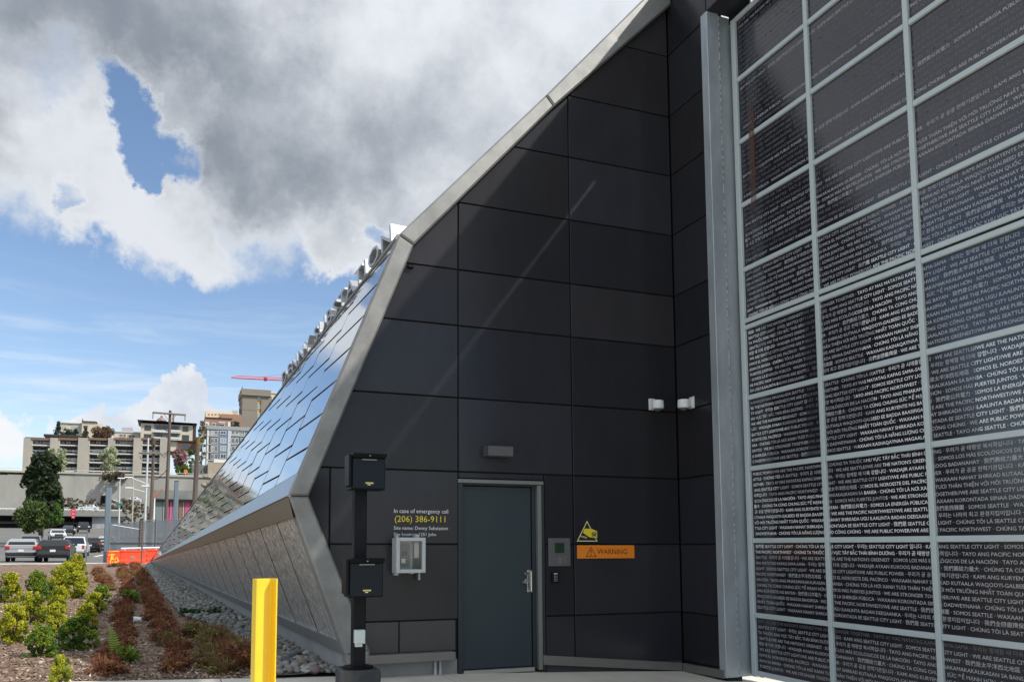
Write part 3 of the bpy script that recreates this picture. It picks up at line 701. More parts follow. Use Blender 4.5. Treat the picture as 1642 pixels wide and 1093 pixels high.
# security cameras
def sec_cam(loc, ax, label):
    """ax = direction from the wall outwards"""
    t = thing('security_camera', label, 'camera', tuple(loc), group='cameras at the wall corner')
    L = Vector(loc); n_ = Vector(ax); s_ = n_.cross(UZ)
    def bx(a0, a1, b0, b1, z0, z1, c=.006):
        mb = MB().box(a0, a1, b0, b1, z0, z1, c); mb.v = [tuple(L+n_*v[0]+s_*v[1]+UZ*v[2]) for v in mb.v]; return mb
    part('wall_plate', bx(0, .012, -.05, .05, -.08, .075, .003), M_white, t)
    ar = MB().prof([(.01, .05), (.10, .035), (.15, .02), (.15, -.02), (.08, -.01), (.01, -.08)], 'y', -.022, .022); ar.v = [tuple(L+n_*v[0]+s_*v[1]+UZ*v[2]) for v in ar.v]; recalc(part('arm', ar, M_white, t))
    c = L+n_*.135
    part('dome_housing', MB().tube([c+UZ*.03, c+UZ*.025, c-UZ*.03, c-UZ*.075, c-UZ*.085], [.055, .076, .080, .078, .066], 24), M_white, t, smooth=False)
    part('dome', MB().tube([c-UZ*.085, c-UZ*.10, c-UZ*.115, c-UZ*.12], [.055, .047, .028, .005], 20), mat('smoked_dome', (.10, .11, .11), .12), t)
q = fx(1045, 648); sec_cam((q.x, YW, q.z+.0), (0, -1, 0), 'white dome security camera on the front wall, left of the corner')
d = ray(1110, 645); t_ = XR/d.x; sec_cam((XR, d.y*t_, CAMH+d.z*t_), (-1, 0, 0), 'white dome security camera on the return wall, beside the galvanised column')

# intercom plate, card reader
a, b = fx(879.5, 862, .02), fx(915, 907, .02); ic = thing('intercom_panel', 'stainless intercom panel with a small dark green screen right of the door', 'intercom', ((a.x+b.x)/2, YW, b.z))
W_, H_ = b.x-a.x, a.z-b.z; ip = lambda u, v: (a.x+W_*u, a.z-H_*v)
part('face_plate', MB().box(a.x, b.x, YW-.022, YW-.001, b.z, a.z, .003), mat('dull_stainless', (.16, .16, .17), .38, metal=.6, var=.06), ic)
u0, v0 = ip(.28, .17); u1, v1 = ip(.71, .53); part('screen', MB().box(u0, u1, YW-.026, YW-.0225, v1, v0), mat('green_lcd', (.012, .04, .018), .2), ic)
kp = MB()
for i in range(3):
    for j in range(4): u, v = ip(.43+.07*i, .70+.05*j); kp.box(u-.007, u+.007, YW-.026, YW-.0225, v-.006, v+.006)
part('keypad', kp, M_steel, ic)
for u_, v_ in ((.10, .08), (.86, .08), (.88, .35), (.75, .68), (.75, .76), (.75, .85), (.22, .76)):
    u, v = ip(u_, v_); part('screw', MB().cyl((u, YW-.0225, v), (u, YW-.027, v), .008, 8), M_steel, ic)
a, b = fx(885.5, 917, .03), fx(896, 934, .03); cr = thing('card_reader', 'small black keypad card reader below the stainless intercom panel', 'card reader', ((a.x+b.x)/2, YW, b.z))
part('case', MB().box(a.x, b.x, YW-.035, YW-.001, b.z, a.z, .008), M_black, cr)
kb = MB()
for i in range(3):
    for j in range(4): kb.box(a.x+.022+i*.018, a.x+.032+i*.018, YW-.038, YW-.0355, a.z-.05-.02*j, a.z-.04-.02*j)
part('keys', kb, mat('key_grey', (.3, .32, .34), .5), cr); part('top_label', MB().box(a.x+.02, b.x-.02, YW-.038, YW-.0355, a.z-.022, a.z-.012), M_wl, cr)

# camera notice decal
def dec(zx, zy): return fx(910+zx*.10065, 820+zy*.10065)
nt = thing('camera_notice', 'yellow triangle surveillance camera notice with faded lettering above the warning sign', 'sign', tuple(dec(310, 470)))
def flat(name, pts, d0, d1, m, par):
    pp = [(lambda w_: (w_.x, w_.z))(dec(*q_)) for q_ in pts]
    return recalc(part(name, MB().plate(pp, FRW, d0, d1), m, par))
def ring2(name, pts, c, d0, d1, m, par):
    pp = [(lambda w_: (w_.x, w_.z))(dec(*q_)) for q_ in pts]; ii = inset(pp, c); k = len(pp); mb = MB()
    for i in range(k): mb.plate([pp[i], pp[(i+1) % k], ii[(i+1) % k], ii[i]], FRW, d0, d1)
    return recalc(part(name, mb, m, par))
M_py = mat('pale_yellow_print', (.80, .74, .33), .5)
flat('triangle_field', [(310, 150), (470, 468), (155, 468)], .0005, .0015, M_dark, nt)
ring2('triangle_outline', [(310, 140), (478, 472), (148, 472)], .0105, .0005, .003, M_py, nt)
flat('camera_symbol', [(265, 268), (375, 268), (470, 310), (470, 415), (410, 412), (350, 405), (248, 337)], .0031, .0042, M_yel, nt)
flat('lens_field', [(384, 325), (458, 325), (455, 400), (384, 396)], .0043, .005, M_dark, nt)
ring2('lens_ring', [(395, 338), (440, 334), (440, 392), (395, 390)], .006, .0051, .006, M_py, nt)
ring2('bracket_symbol', [(205, 378), (310, 402), (300, 425), (205, 396)], .005, .0031, .004, M_py, nt)
def wtxt(s_, zx0, zx1, zy, m, par): 
    a, b = dec(zx0, zy), dec(zx1, zy); sz = (b.x-a.x)/sum(glyph(c)[2] for c in s_); tag(part('lettering', text_mb(s_, sz, (a.x, YW-.0025, a.z), UX, UZ), m, par), kind='stuff')
wtxt('NOTICE', 490, 735, 300, M_dark, nt)
def faded(zx0, zx1, zy, h, par, seed):
    rr = random.Random(seed); mb = MB(); x = zx0
    while x < zx1:
        w_ = rr.uniform(12, 30); a, b = dec(x, zy-h), dec(min(x+w_, zx1), zy); mb.box(a.x, b.x, YW-.0022, YW-.0012, b.z, a.z); x += w_+rr.uniform(6, 18)
    tag(part('faded_line', mb, M_dark, par), kind='stuff')
faded(500, 950, 352, 14, nt, 1); faded(500, 800, 415, 14, nt, 2)
# warning plate
ws = thing('warning_sign', 'orange WARNING plate with exclamation triangle on the dark wall', 'sign', tuple(dec(600, 738)))
M_or = mat('orange_sign', (.83, .235, .012), .45, var=.04)
a, b = dec(150, 532), dec(1064, 738); part('plate', MB().box(a.x, b.x, YW-.006, YW-.0005, b.z, a.z, .001), M_or, ws)
M_mar = mat('maroon_print', (.05, .008, .006), .5)
def r3(pts, c):
    pp = [(lambda w_: (w_.x, w_.z))(dec(*q_)) for q_ in pts]; ii = inset(pp, c); k = len(pp); mb = MB()
    for i in range(k): mb.plate([pp[i], pp[(i+1) % k], ii[(i+1) % k], ii[i]], FRW, .0062, .0072)
    return recalc(part('triangle', mb, M_mar, ws))
r3([(370, 552), (458, 716), (288, 716)], .0075)
flat('exclamation_bar', [(360, 605), (380, 605), (375, 660), (365, 660)], .0062, .0072, M_mar, ws); flat('exclamation_dot', [(360, 676), (380, 676), (380, 693), (360, 693)], .0062, .0072, M_mar, ws)
a, b = dec(470, 672), dec(952, 672); sz = (b.x-a.x)/sum(glyph(c)[2] for c in 'WARNING'); tag(part('lettering', text_mb('WARNING', sz, (a.x, YW-.0072, a.z), UX, UZ), M_mar, ws), kind='stuff')
wtxt('HIGH VOLTAGE WITHIN', 370, 885, 790, M_dark, ws); wtxt('NO TRESPASSING', 425, 830, 860, M_dark, ws); faded(420, 860, 905, 14, ws, 3); faded(420, 840, 945, 14, ws, 4)

# ================================================================ pedestal with two readers
py_ = 7.62; pc = P(575.5, 900, py_).x
pd = thing('access_pedestal', 'black steel post carrying two black reader boxes on a dark plinth', 'pedestal', (pc, py_, 0))
part('post', MB().box(pc-.062, pc+.062, py_-.062, py_+.062, .32, P(575, 735, py_).z, .008), M_black, pd)
part('base_plate', MB().cyl((pc, py_, .325), (pc, py_, .335), .15, 20), M_black, pd)
bs = MB().box(pc-.185, pc+.185, py_-.185, py_+.185, -.2, .318, .012); part('plinth', bs, mat('dark_plinth_paint', (.022, .026, .03), .6, base2=(.07, .07, .065), vscale=4, var=.2), pd)
M_glossy = mat('black_reader_face', (.0045, .0075, .014), .30, spec=.22)
for (ax0, ay0, ax1, ay1) in ((564.5, 726, 619, 783), (560, 895, 615.5, 955)):
    y0 = py_-.30; a, b = P(ax0, ay0, y0), P(ax1, ay1, y0)
    rd = part('reader_box', MB().box(a.x-.0, b.x, y0+.03, py_-.064, b.z-.012, a.z, .008), M_black, pd)
    ztop = a.z-(a.z-b.z)*.115
    part('hood', MB().prof([(y0-.05, a.z-.002), (y0+.03, a.z+.004), (y0+.03, ztop), (y0-.02, ztop)], 'x', a.x+.002, b.x-.002), M_black, rd)
    part('side_wing', MB().box(a.x-.028, a.x-.002, y0+.0, py_-.10, b.z+.02, a.z-.01, .004), M_black, rd)
    W_, H_ = b.x-a.x, a.z-b.z
    part('face', MB().box(a.x+.012, b.x-.006, y0+.018, y0+.029, b.z, ztop-.004, .004), M_glossy, rd)
    part('slot_strip', MB().box(a.x+W_*.30, a.x+W_*.74, y0+.014, y0+.0175, ztop-.022, ztop-.012), mat('grey_strip', (.25, .26, .27), .5), rd)
    part('yellow_label', MB().box(a.x+W_*.41, a.x+W_*.64, y0+.014, y0+.0175, b.z+H_*.135, b.z+H_*.175), mat('label_yellow', (.62, .54, .12), .5), rd)
    part('white_label', MB().box(a.x+W_*.47, a.x+W_*.56, y0+.014, y0+.0175, b.z+H_*.095, b.z+H_*.115), M_wl, rd)
    c = (a.x+W_*.5, y0+.0, ztop+.02); part('camera_eye', MB().cyl((c[0], y0-.036, c[2]), (c[0], y0-.03, c[2]), .008, 8), M_galv, rd)
a, b = P(568, 1009, py_-.09), P(584, 1032, py_-.09)
ob_ = part('outlet_box', MB().box(a.x, b.x, py_-.14, py_-.064, b.z+.01, a.z, .006).box(a.x+.01, b.x-.025, py_-.12, py_-.07, b.z-.02, b.z+.01), mat('pale_outlet', (.52, .60, .58), .5), pd)

# ================================================================ yellow channel bollard
by = 5.80; xl, xr_, zt = P(402.5, 928, by).x, P(443, 928, by).x, P(420, 927, by).z
wb = xr_-xl
bo = thing('yellow_bollard', 'bright yellow steel channel bollard in front of the planting bed', 'bollard', ((xl+xr_)/2, by, 0), R(13))
h_ = wb*.5-.012
pf = [(-h_, -.075), (-h_+.012, -.078), (-h_+.017, -.066), (-h_+.020, -.012), (-h_+.032, 0), (h_-.032, 0), (h_-.020, -.012), (h_-.015, -.066), (h_-.010, -.078), (h_, -.075), (h_, .014), (-h_, .014)]
M_by = mat('yellow_traffic_paint', (.80, .54, .026), .40, base2=(.74, .48, .03), vscale=3.5, edges=(.45, .75), var=.06, bump=.03, bscale=60)
recalc(part('channel', MB().prof(pf, 'z', -.1, zt), M_by, bo, local=True))
part('rear_web', MB().box(-h_+.03, h_-.03, .015, .10, -.1, zt-.01, .006), M_by, bo, local=True)
# ================================================================ ground
def zroad(Y): return .48 if Y < 75 else .48+.0417*(Y-75)
def zg(X, Y): return max(0.0, (Y-9.5)*.0185)
def Gp(px, py, lift=0.0):                         # sight line met with the sloping bed
    d = ray(px, py); k = .0185
    t = (CAMH+9.5*k-lift)/(k*d.y-d.z)
    if d.y*t < 9.5: t = (CAMH-lift)/(-d.z)
    return Vector((d.x*t, d.y*t, CAMH+d.z*t))
def sheet(name, xs, ys, zf, m, kind='structure'):
    V = [(x, y, zf(x, y)) for y in ys for x in xs]; n = len(xs)
    Fs = [(j*n+i, j*n+i+1, (j+1)*n+i+1, (j+1)*n+i) for j in range(len(ys)-1) for i in range(n-1)]
    o = part(name, MB().add(V, Fs), m, smooth=True); return tag(o, kind=kind)
M_asph = mat('asphalt', (.115, .112, .105), .9, base2=(.15, .146, .136), vscale=.25, var=.15, bump=.1, bscale=30)
M_earth = mat('hillside_earth', (.07, .065, .035), .95, base2=(.11, .09, .06), vscale=.12, var=.3)
ZW0 = P(200, 848, 216).z; ZW1 = P(200, 758, 216).z
def zter(x, y):
    if y < 44: return -.35
    if y < 200: return zroad(y)-.06
    if y < 216.3: return zroad(200)-.06
    return min(ZW1-.6+(y-217)*.078, ZW1+30)
ys = [-80, 0, 30, 43.5, 44.0, 50, 75, 90, 120, 160, 200, 216.1, 216.5, 240, 262, 300, 340, 380, 440, 600, 1200, 3500]
sheet('ground', [-3000, -600, -200, -100, -60, -30, -10, 0, 20, 60, 150, 600, 3000], ys, zter, M_earth)
sheet('road', [-90, -60, -40, -25, -12, -1.5, 6], [46.0, 55, 75, 85, 100, 130, 165, 199], lambda x, y: zroad(y), M_asph)
sheet('far_sidewalk', [-30, -10, 4], [43.2, 44.5, 45.9], lambda x, y: .60, M_conc)
tag(part('kerb', MB().box(-30, 4, 45.9, 46.05, .3, .602, .02), M_conc), kind='structure')
sheet('side_pavement', [-8.6, -5.0], [46.1, 55, 68, 80, 110, 150, 190], lambda x, y: zroad(y)+.10, M_conc) if False else None
M_mark_y = mat('yellow_road_paint', (.55, .42, .10), .8); M_mark_w = mat('white_road_paint', (.68, .68, .66), .8)
rd_mark = thing('road_markings', 'worn yellow and white paint lines on the asphalt street', 'road marking', (0, 60, .5)); rd_mark['kind'] = 'structure'
def mark(pa, pb, w, m):
    def onroad(px, py):
        d = ray(px, py); 
        Y = 46.0
        for _ in range(60):
            z = zroad(Y)+.004; t = (z-CAMH)/d.z if abs(d.z) > 1e-6 else 1e3
            Yn = d.y*t if 0 < d.y*t < 400 else Y
            # find Y where sight line height equals the road
            f = lambda Y_: CAMH+d.z*Y_/d.y-zroad(Y_)
            a, b = 46.0, 197.0
            for _ in range(40):
                m_ = (a+b)/2
                if (f(a) > 0) == (f(m_) > 0): a = m_
                else: b = m_
            return Vector((d.x*a/d.y, a, zroad(a)+.004))
    a, b = onroad(*pa), onroad(*pb); s_ = (b-a).cross(UZ).normalized()*w/2
    part('stripe', MB().add([a-s_, a+s_, b+s_, b-s_], [(0, 1, 2, 3)]), m, rd_mark)
mark((150, 884), (168, 858), .16, M_mark_y); mark((155, 886), (171, 858), .16, M_mark_y); mark((158, 850), (164, 850), .5, M_mark_w); mark((166, 850), (171, 850), .5, M_mark_w); mark((152, 892), (166, 889), .3, M_mark_w)

# front concrete apron in slabs
walk = thing('concrete_walk', 'pale concrete walk in front of the door', 'pavement', (0, 5, 0)); walk['kind'] = 'structure'; del walk['category']; del walk['label']
def zap(x): return 0.0 if x < 3.3 else -.0445*(x-3.3)
edge = lambda x: 9.10+(1.95-x)*.232 if x < 1.95 else 9.10
xe = [-14, -11, -8, -5, -2, .6, 3.05, 5.2, 7.4]
for i in range(len(xe)-1):
    for (ya, yb) in ((-6, -3), (-3, 0), (0, 3), (3, 6), (6, None)):
        a, b = xe[i]+.006, xe[i+1]-.006
        def top(x): return (edge(x) if x < 1.95 else YW+.12) if yb is None else yb-.012
        pts = [(a, ya), (b, ya), (b, top(b)), (a, top(a))]
        if a < 1.95 < b: pts = [(a, ya), (b, ya), (b, YW+.12), (1.95, YW+.12), (1.95, edge(1.9)), (a, top(a))] if yb is None else pts
        mb = MB(); k = len(pts); mb.add([(x, y, zap(x)) for x, y in pts]+[(x, y, -.3) for x, y in pts], [tuple(range(k))]+[(j, k+j, k+(j+1) % k, (j+1) % k) for j in range(k)])
        recalc(part('slab', mb, M_conc, walk))
tag(part('joint_bed', MB().box(-14, 7.4, -6, 9.0, -.34, -.33), M_joint, walk))

# mulch bed
M_mul = mat('bark_mulch', (.10, .062, .042), .95, base2=(.24, .165, .118), vscale=6, var=.35, bump=.6, bscale=45, detail=8)
def bump_(x, y): return .03*mnoise.noise(Vector((x*1.3, y*1.3, 0)))+.014*mnoise.noise(Vector((x*5, y*5, 3)))
xs = list(np.linspace(-14, 2.2, 60)); ys = list(np.concatenate([np.linspace(0, 8, 40), np.linspace(8.5, 33.9, 50)]))
V = []; 
for j, v in enumerate(ys):
    for x in xs:
        y0 = edge(x)+.0; y = y0+v*(43.2-y0)/33.9; V.append((x, y, zg(x, y)+(bump_(x, y) if v > 0 else -.02)))
n = len(xs); soil = part('planting_bed', MB().add(V, [(j*n+i, j*n+i+1, (j+1)*n+i+1, (j+1)*n+i) for j in range(len(ys)-1) for i in range(n-1)]), M_mul, smooth=True); tag(soil, kind='structure')
# gravel strip outline
gb = [Gp(*q_) for q_ in ((236, 909), (250, 930), (268, 958), (294, 987), (330, 1000), (368, 1020), (402, 1040), (425, 1062), (440, 1092))]
gb = [Vector((gb[-1].x+.15, edge(.9)+.02, 0))]+gb[::-1]
def gx(y):
    for a, b in zip(gb, gb[1:]):
        if a.y <= y <= b.y: t = (y-a.y)/(b.y-a.y+1e-9); return a.x+(b.x-a.x)*t
    return gb[0].x if y < gb[0].y else gb[-1].x
def plx(y): t = min(1, max(0, (y-YC)/(A.y-YC))); return taper(PB, t).x
M_grav = mat('gravel_base', (.07, .07, .065), .95, base2=(.13, .13, .12), vscale=9, var=.4, bump=.8, bscale=30)
ysg = list(np.linspace(9.2, 14, 30))+list(np.linspace(14.5, 42.5, 40)); V = []
for y in ysg:
    for i in range(9):
        x = gx(y)+(plx(y)+.05-gx(y))*i/8; V.append((x, y, zg(x, y)+.035+.02*mnoise.noise(Vector((x*3, y*3, 1)))))
n = 9; gbed = part('gravel_strip', MB().add(V, [(j*n+i, j*n+i+1, (j+1)*n+i+1, (j+1)*n+i) for j in range(len(ysg)-1) for i in range(n-1)]), M_grav, smooth=True); tag(gbed, kind='structure')

def ico(sub):
    import bmesh
    bm = bmesh.new(); bmesh.ops.create_icosphere(bm, subdivisions=sub, radius=1.0)
    V = np.array([v.co[:] for v in bm.verts]); Fs = np.array([[v.index for v in f.verts] for f in bm.faces]); bm.free(); return V, Fs
icoV, icoF = ico(2); icoV1, icoF1 = ico(1)
stone_cols = [(.20, .21, .195), (.26, .255, .23), (.14, .145, .145), (.29, .265, .22), (.20, .155, .14), (.38, .37, .345), (.11, .118, .118), (.24, .245, .245)]
stone_mats = [mat('river_stone_%d' % i, c, .75, var=.25, vscale=12, bump=.1, bscale=60) for i, c in enumerate(stone_cols)]
stone_me = []
for i in range(16):
    V = icoV.copy(); sd = i*7.3
    V *= np.array([1.0, random.uniform(.62, .95), random.uniform(.42, .66)])
    V += np.array([[.13*mnoise.noise(Vector((v[0]*1.4+sd, v[1]*1.4, v[2]*1.4+k)), ) for k in (0, 9, 17)] for v in V])
    stone_me.append(mesh_np('stone', V, icoF, stone_mats[i % 8], smooth=True))
rs_ = random.Random(21); pts = []
for _ in range(14000):
    y = 9.15+34*rs_.random()**2.4; x0, x1 = gx(y)-.05, plx(y)+.02
    if y > 42: continue
    x = x0+(x1-x0)*rs_.random()
    if y < edge(x)+.05: continue
    r = rs_.choice((.035, .045, .05, .06, .07, .09)) if y < 16 else rs_.uniform(.04, .075)
    ok = True
    for (a, b, c) in pts[-2600:]:
        if abs(a-x) < .16 and (a-x)**2+(b-y)**2 < ((r+c)*.72)**2: ok = False; break
    if ok: pts.append((x, y, r))
pts.sort(key=lambda q_: q_[1]); near = pts[:290]; far = pts[290:]
print('stones', len(pts))
for x, y, r in near:
    o = obj('stone', stone_me[rs_.randrange(16)], gbed, (x, y, zg(x, y)+.045+r*.22), rs_.uniform(0, 6.28), r); o.rotation_euler = (rs_.uniform(-.3, .3), rs_.uniform(-.3, .3), rs_.uniform(0, 6.28))
V = []; Fs = []; rn = []
for x, y, r in far:
    k = len(V)*len(icoV1); a = rs_.uniform(0, 6.28); c, s_ = math.cos(a), math.sin(a)
    v = icoV1*np.array([r, r*rs_.uniform(.6, .95), r*rs_.uniform(.45, .65)]); v = np.stack([v[:, 0]*c-v[:, 1]*s_+x, v[:, 0]*s_+v[:, 1]*c+y, v[:, 2]+zg(x, y)+.05+r*.2], 1)
    V.append(v); Fs.append(icoF1+k); rn.append(np.full(len(v), rs_.random()))
M_farst = mat('far_river_stones', (.2, .2, .2), .8, attr=[(.12, .125, .12), (.20, .20, .185), (.28, .265, .23), (.16, .165, .16), (.36, .35, .325)], var=.2, vscale=9)
o = obj('far_stone', mesh_np('far_stone', np.concatenate(V), np.concatenate(Fs), M_farst, np.concatenate(rn), smooth=True), gbed); tag(o, kind='stuff')

# bark chips
def cards(C, size, normal_bias, rr, aspect=2.2):
    """random quads at centres C"""
    n = len(C); a = rr.normal(size=(n, 3)); a += np.array(normal_bias); a /= np.linalg.norm(a, axis=1)[:, None]
    t = np.cross(a, rr.normal(size=(n, 3))); t /= np.linalg.norm(t, axis=1)[:, None]; b = np.cross(a, t)
    s = (size*rr.uniform(.55, 1.35, n))[:, None]
    t, b = t*s, b*s/aspect
    V = np.stack([C-t, C+b*1.0, C+t, C-b*1.0], 1).reshape(-1, 3); Fc = np.arange(4*n).reshape(n, 4); return V, Fc
n = 46000; yy = 9.3+24*rng.random(n)**2.0; xx = -9+11*rng.random(n)
keep = np.array([(edge(x) < y) and (x < gx(y)+.06) for x, y in zip(xx, yy)]); xx, yy = xx[keep], yy[keep]
zz = np.array([zg(x, y)+bump_(x, y) for x, y in zip(xx, yy)])+rng.uniform(.002, .022, len(xx))
V, Fc = cards(np.stack([xx, yy, zz], 1), .032, (0, 0, 2.4), rng, 2.6)
M_chip = mat('bark_chips', (.1, .07, .05), .95, attr=[(.045, .026, .017), (.13, .078, .052), (.27, .18, .125), (.44, .33, .245), (.16, .10, .068), (.60, .50, .41)])
o = obj('bark_chip', mesh_np('bark_chip', V, Fc, M_chip, np.repeat(rng.random(len(xx)), 4)), soil); tag(o, kind='stuff')

ORD = 'first second third fourth fifth sixth seventh eighth ninth tenth eleventh twelfth thirteenth fourteenth fifteenth sixteenth seventeenth eighteenth nineteenth'.split()
def ordn(i):
    if i < 20: return ORD[i-1]
    t = ['twenty', 'thirty', 'forty'][i//10-2]; return t[:-1]+'ieth' if i % 10 == 0 else t+'-'+ORD[i % 10-1]
# ---------------------------------------------------------------- shrubs
def foliage(centers, radii, per, leaf, rr, up=.5, aspect=1.7, squash=1.0):
    C = []; rn = []
    for c, r in zip(centers, radii):
        d = rr.normal(size=(per, 3)); d /= np.linalg.norm(d, axis=1)[:, None]; d[:, 2] *= squash
        C.append(np.array(c)+d*(r*rr.uniform(.35, 1.0, per)**.5)[:, None]); rn.append(np.clip(rr.normal(rr.random(), .16, per), 0, 1))
    C = np.concatenate(C); rn = np.concatenate(rn)
    V, Fc = cards(C, leaf, (0, 0, up), rr, aspect); return V, Fc, np.repeat(rn, 4)
M_gold = mat('golden_leaf', (.3, .3, .02), .55, attr=[(.09, .15, .010), (.24, .30, .014), (.42, .42, .018), (.58, .54, .035), (.32, .37, .02)], translucent=.3)
M_green = mat('green_leaf', (.1, .2, .02), .55, attr=[(.03, .09, .012), (.08, .17, .014), (.17, .27, .018), (.32, .38, .028), (.06, .14, .014)], translucent=.3)
M_brown = mat('brown_leaf', (.1, .04, .02), .7, attr=[(.09, .032, .017), (.21, .073, .034), (.32, .12, .05), (.40, .19, .075), (.27, .18, .06)], translucent=.2)
M_brng = mat('brown_green_leaf', (.1, .08, .02), .7, attr=[(.09, .04, .02), (.22, .10, .045), (.20, .20, .055), (.34, .29, .085), (.15, .17, .045)], translucent=.2)
M_stem = mat('shrub_stem', (.07, .045, .03), .9)
def bush_mesh(seed, m, h=1.0, w=.5):
    rr = np.random.default_rng(seed); cs, rs2 = [], []
    for i in range(54):
        z = rr.uniform(.05, .97); rad = w*(1-.62*z**1.5)*math.sqrt(rr.random())
        a = rr.uniform(0, 6.28); cs.append((rad*math.cos(a), rad*math.sin(a), z*h)); rs2.append(rr.uniform(.07, .15))
    return mesh_np('foliage', *(lambda t: (t[0], t[1], m, t[2]))(foliage(cs, rs2, 130, .032, rr, .8, 1.6)))
gold_me = [bush_mesh(s_, M_gold) for s_ in (1, 2, 3)]; green_me = [bush_mesh(s_, M_green) for s_ in (4, 5)]
stm = MB()
for a in range(5): stm.tube([(0, 0, -.05), (.12*math.cos(a*1.3), .12*math.sin(a*1.3), .4), (.2*math.cos(a*1.3), .2*math.sin(a*1.3), .75)], [.03, .02, .008], 5)
stem_o = part('stem', stm, M_stem, local=True); stem_me = stem_o.data; bpy.data.objects.remove(stem_o)
def bush(px, pyb, pyt, wpx, col, label):
    b = Gp(px, pyb); dpt = (b.y**2+b.x**2)**.5*math.cos(math.atan2(b.x, b.y)-YAW); h = (pyb-pyt)*dpt/F*1.02; w = wpx*dpt/F
    t = thing('evergreen_shrub', label, 'shrub', (b.x, b.y, b.z-.02), random.uniform(0, 6.28), 'clipped evergreen shrubs in the bed')
    me = random.choice(gold_me if col == 'g' else green_me)
    obj('foliage', me, t, sc=(w, w, h)); obj('stem', stem_me, t, sc=(w, w, h)); return t
bush(124, 1037, 986, 66, 'n', 'large dark green rounded shrub nearest the front of the bed')
bush(136, 1004, 967, 38, 'g', 'lime green shrub just behind the large dark green rounded one')
bush(150, 986, 950, 38, 'g', 'yellow-green shrub in the middle of the diagonal green row')
bush(162, 966, 938, 34, 'n', 'green shrub at the upper end of the diagonal row, by the brown plants')
bush(123, 958, 916, 40, 'g', 'golden shrub below the tall pointed one')
bush(112, 937, 902, 44, 'g', 'broad golden shrub left of the tall pointed one')
bush(121, 925, 889, 34, 'g', 'tall pointed golden shrub rising against the parked cars')
bush(94, 952, 908, 34, 'g', 'golden shrub third from the front in the left edge row')
bush(92, 984, 940, 36, 'g', 'golden shrub second from the front in the left edge row')
bush(90, 1016, 968, 38, 'g', 'golden shrub at the front of the left edge row')
bush(97, 1096, 1050, 34, 'g', 'small bright yellow-green shrub at the lower left corner of the bed')
for i, (px, pb, pt, w, c) in enumerate([(52, 1000, 950, 44, 'g'), (58, 962, 915, 40, 'n'), (20, 1030, 970, 52, 'g'), (14, 965, 920, 44, 'g'), (64, 1052, 1000, 50, 'n')]):
    bush(px, pb, pt, w, c, ordn(i+1)+' evergreen shrub beyond the left edge row of golden shrubs')
def low_mesh(seed, m):
    rr = np.random.default_rng(seed); cs, rs2 = [], []
    for i in range(34):
        rad = .42*math.sqrt(rr.random()); a = rr.uniform(0, 6.28); cs.append((rad*math.cos(a), rad*math.sin(a), rr.uniform(.08, .78)*(1-rad*.9))); rs2.append(rr.uniform(.08, .16))
    V, Fc, rn = foliage(cs, rs2, 46, .05, rr, .3, 2.6)
    # upright twigs
    n = 120; a = rr.uniform(0, 6.28, n); r0 = .3*np.sqrt(rr.random(n)); b = np.stack([r0*np.cos(a), r0*np.sin(a), np.zeros(n)], 1)
    t = b*1.5+np.stack([rr.normal(0, .06, n), rr.normal(0, .06, n), rr.uniform(.5, 1.0, n)], 1); s_ = np.stack([-np.sin(a), np.cos(a), np.zeros(n)], 1)*.010
    V2 = np.stack([b-s_, b+s_, t+s_*.4, t-s_*.4], 1).reshape(-1, 3)
    V = np.concatenate([V, V2]); Fc = np.concatenate([Fc, np.arange(4*n).reshape(n, 4)+len(rn)]); rn = np.concatenate([rn, np.repeat(rr.random(n)*.5, 4)])
    return mesh_np('foliage', V, Fc, m, rn)
low_me = [low_mesh(s_, M_brown) for s_ in (11, 12, 13, 14)]; low_mg = [low_mesh(s_, M_brng) for s_ in (15, 16)]
def row(pts_, n, label, wpx0, mixg=.15, jit=.10):
    W = [Gp(*q_) for q_ in pts_]; L = [0]
    for a, b in zip(W, W[1:]): L.append(L[-1]+(b-a).length)
    for i in range(n):
        s_ = L[-1]*(i+.5)/n; k = max(j for j in range(len(L)-1) if L[j] <= s_); t = (s_-L[k])/(L[k+1]-L[k]); p = W[k].lerp(W[k+1], t)
        x, y = p.x+random.uniform(-jit, jit), p.y+random.uniform(-jit, jit)
        y = max(y, edge(x)+.25); sc_ = random.uniform(.75, 1.2)
        o = thing('low_shrub', (ordn(i+1)+' '+label+', counted from the front').replace('first low', 'front low', 1) if n > 1 else label, 'shrub', (x, y, zg(x, y)-.02), random.uniform(0, 6.28), label)
        obj('foliage', random.choice(low_mg if random.random() < mixg else low_me), o, sc=(wpx0*sc_, wpx0*sc_, wpx0*sc_*random.uniform(.48, .68)))
row([(187, 1086), (184, 1070), (203, 1030), (196, 1006), (199, 985), (207, 958), (201, 934), (196, 912)], 34, 'low reddish-brown shrub in the middle row of the bed', .44)
row([(296, 1080), (284, 1055), (268, 1033), (257, 1012), (252, 992), (245, 970), (241, 950), (230, 932), (216, 909)], 40, 'low reddish-brown shrub in the row beside the gravel strip', .46)
row([(173, 950), (163, 932), (158, 915)], 9, 'low reddish-brown shrub in the short row behind the green shrubs', .5)
row([(308, 1018), (335, 1026), (352, 1040), (374, 1056), (386, 1070)], 9, 'low brown shrub in the cluster behind the bollard', .60, .5)
row([(326, 1056), (345, 1072), (368, 1082)], 5, 'low green-tinged shrub beside the yellow bollard', .48, 1.0)
row([(175, 909), (200, 907), (222, 906)], 12, 'low rusty shrub along the far end of the bed', .40)
gp_ = thing('leafy_ground_plant', 'dark green leafy plant growing out of the gravel strip', 'plant', tuple(Gp(322, 988)))
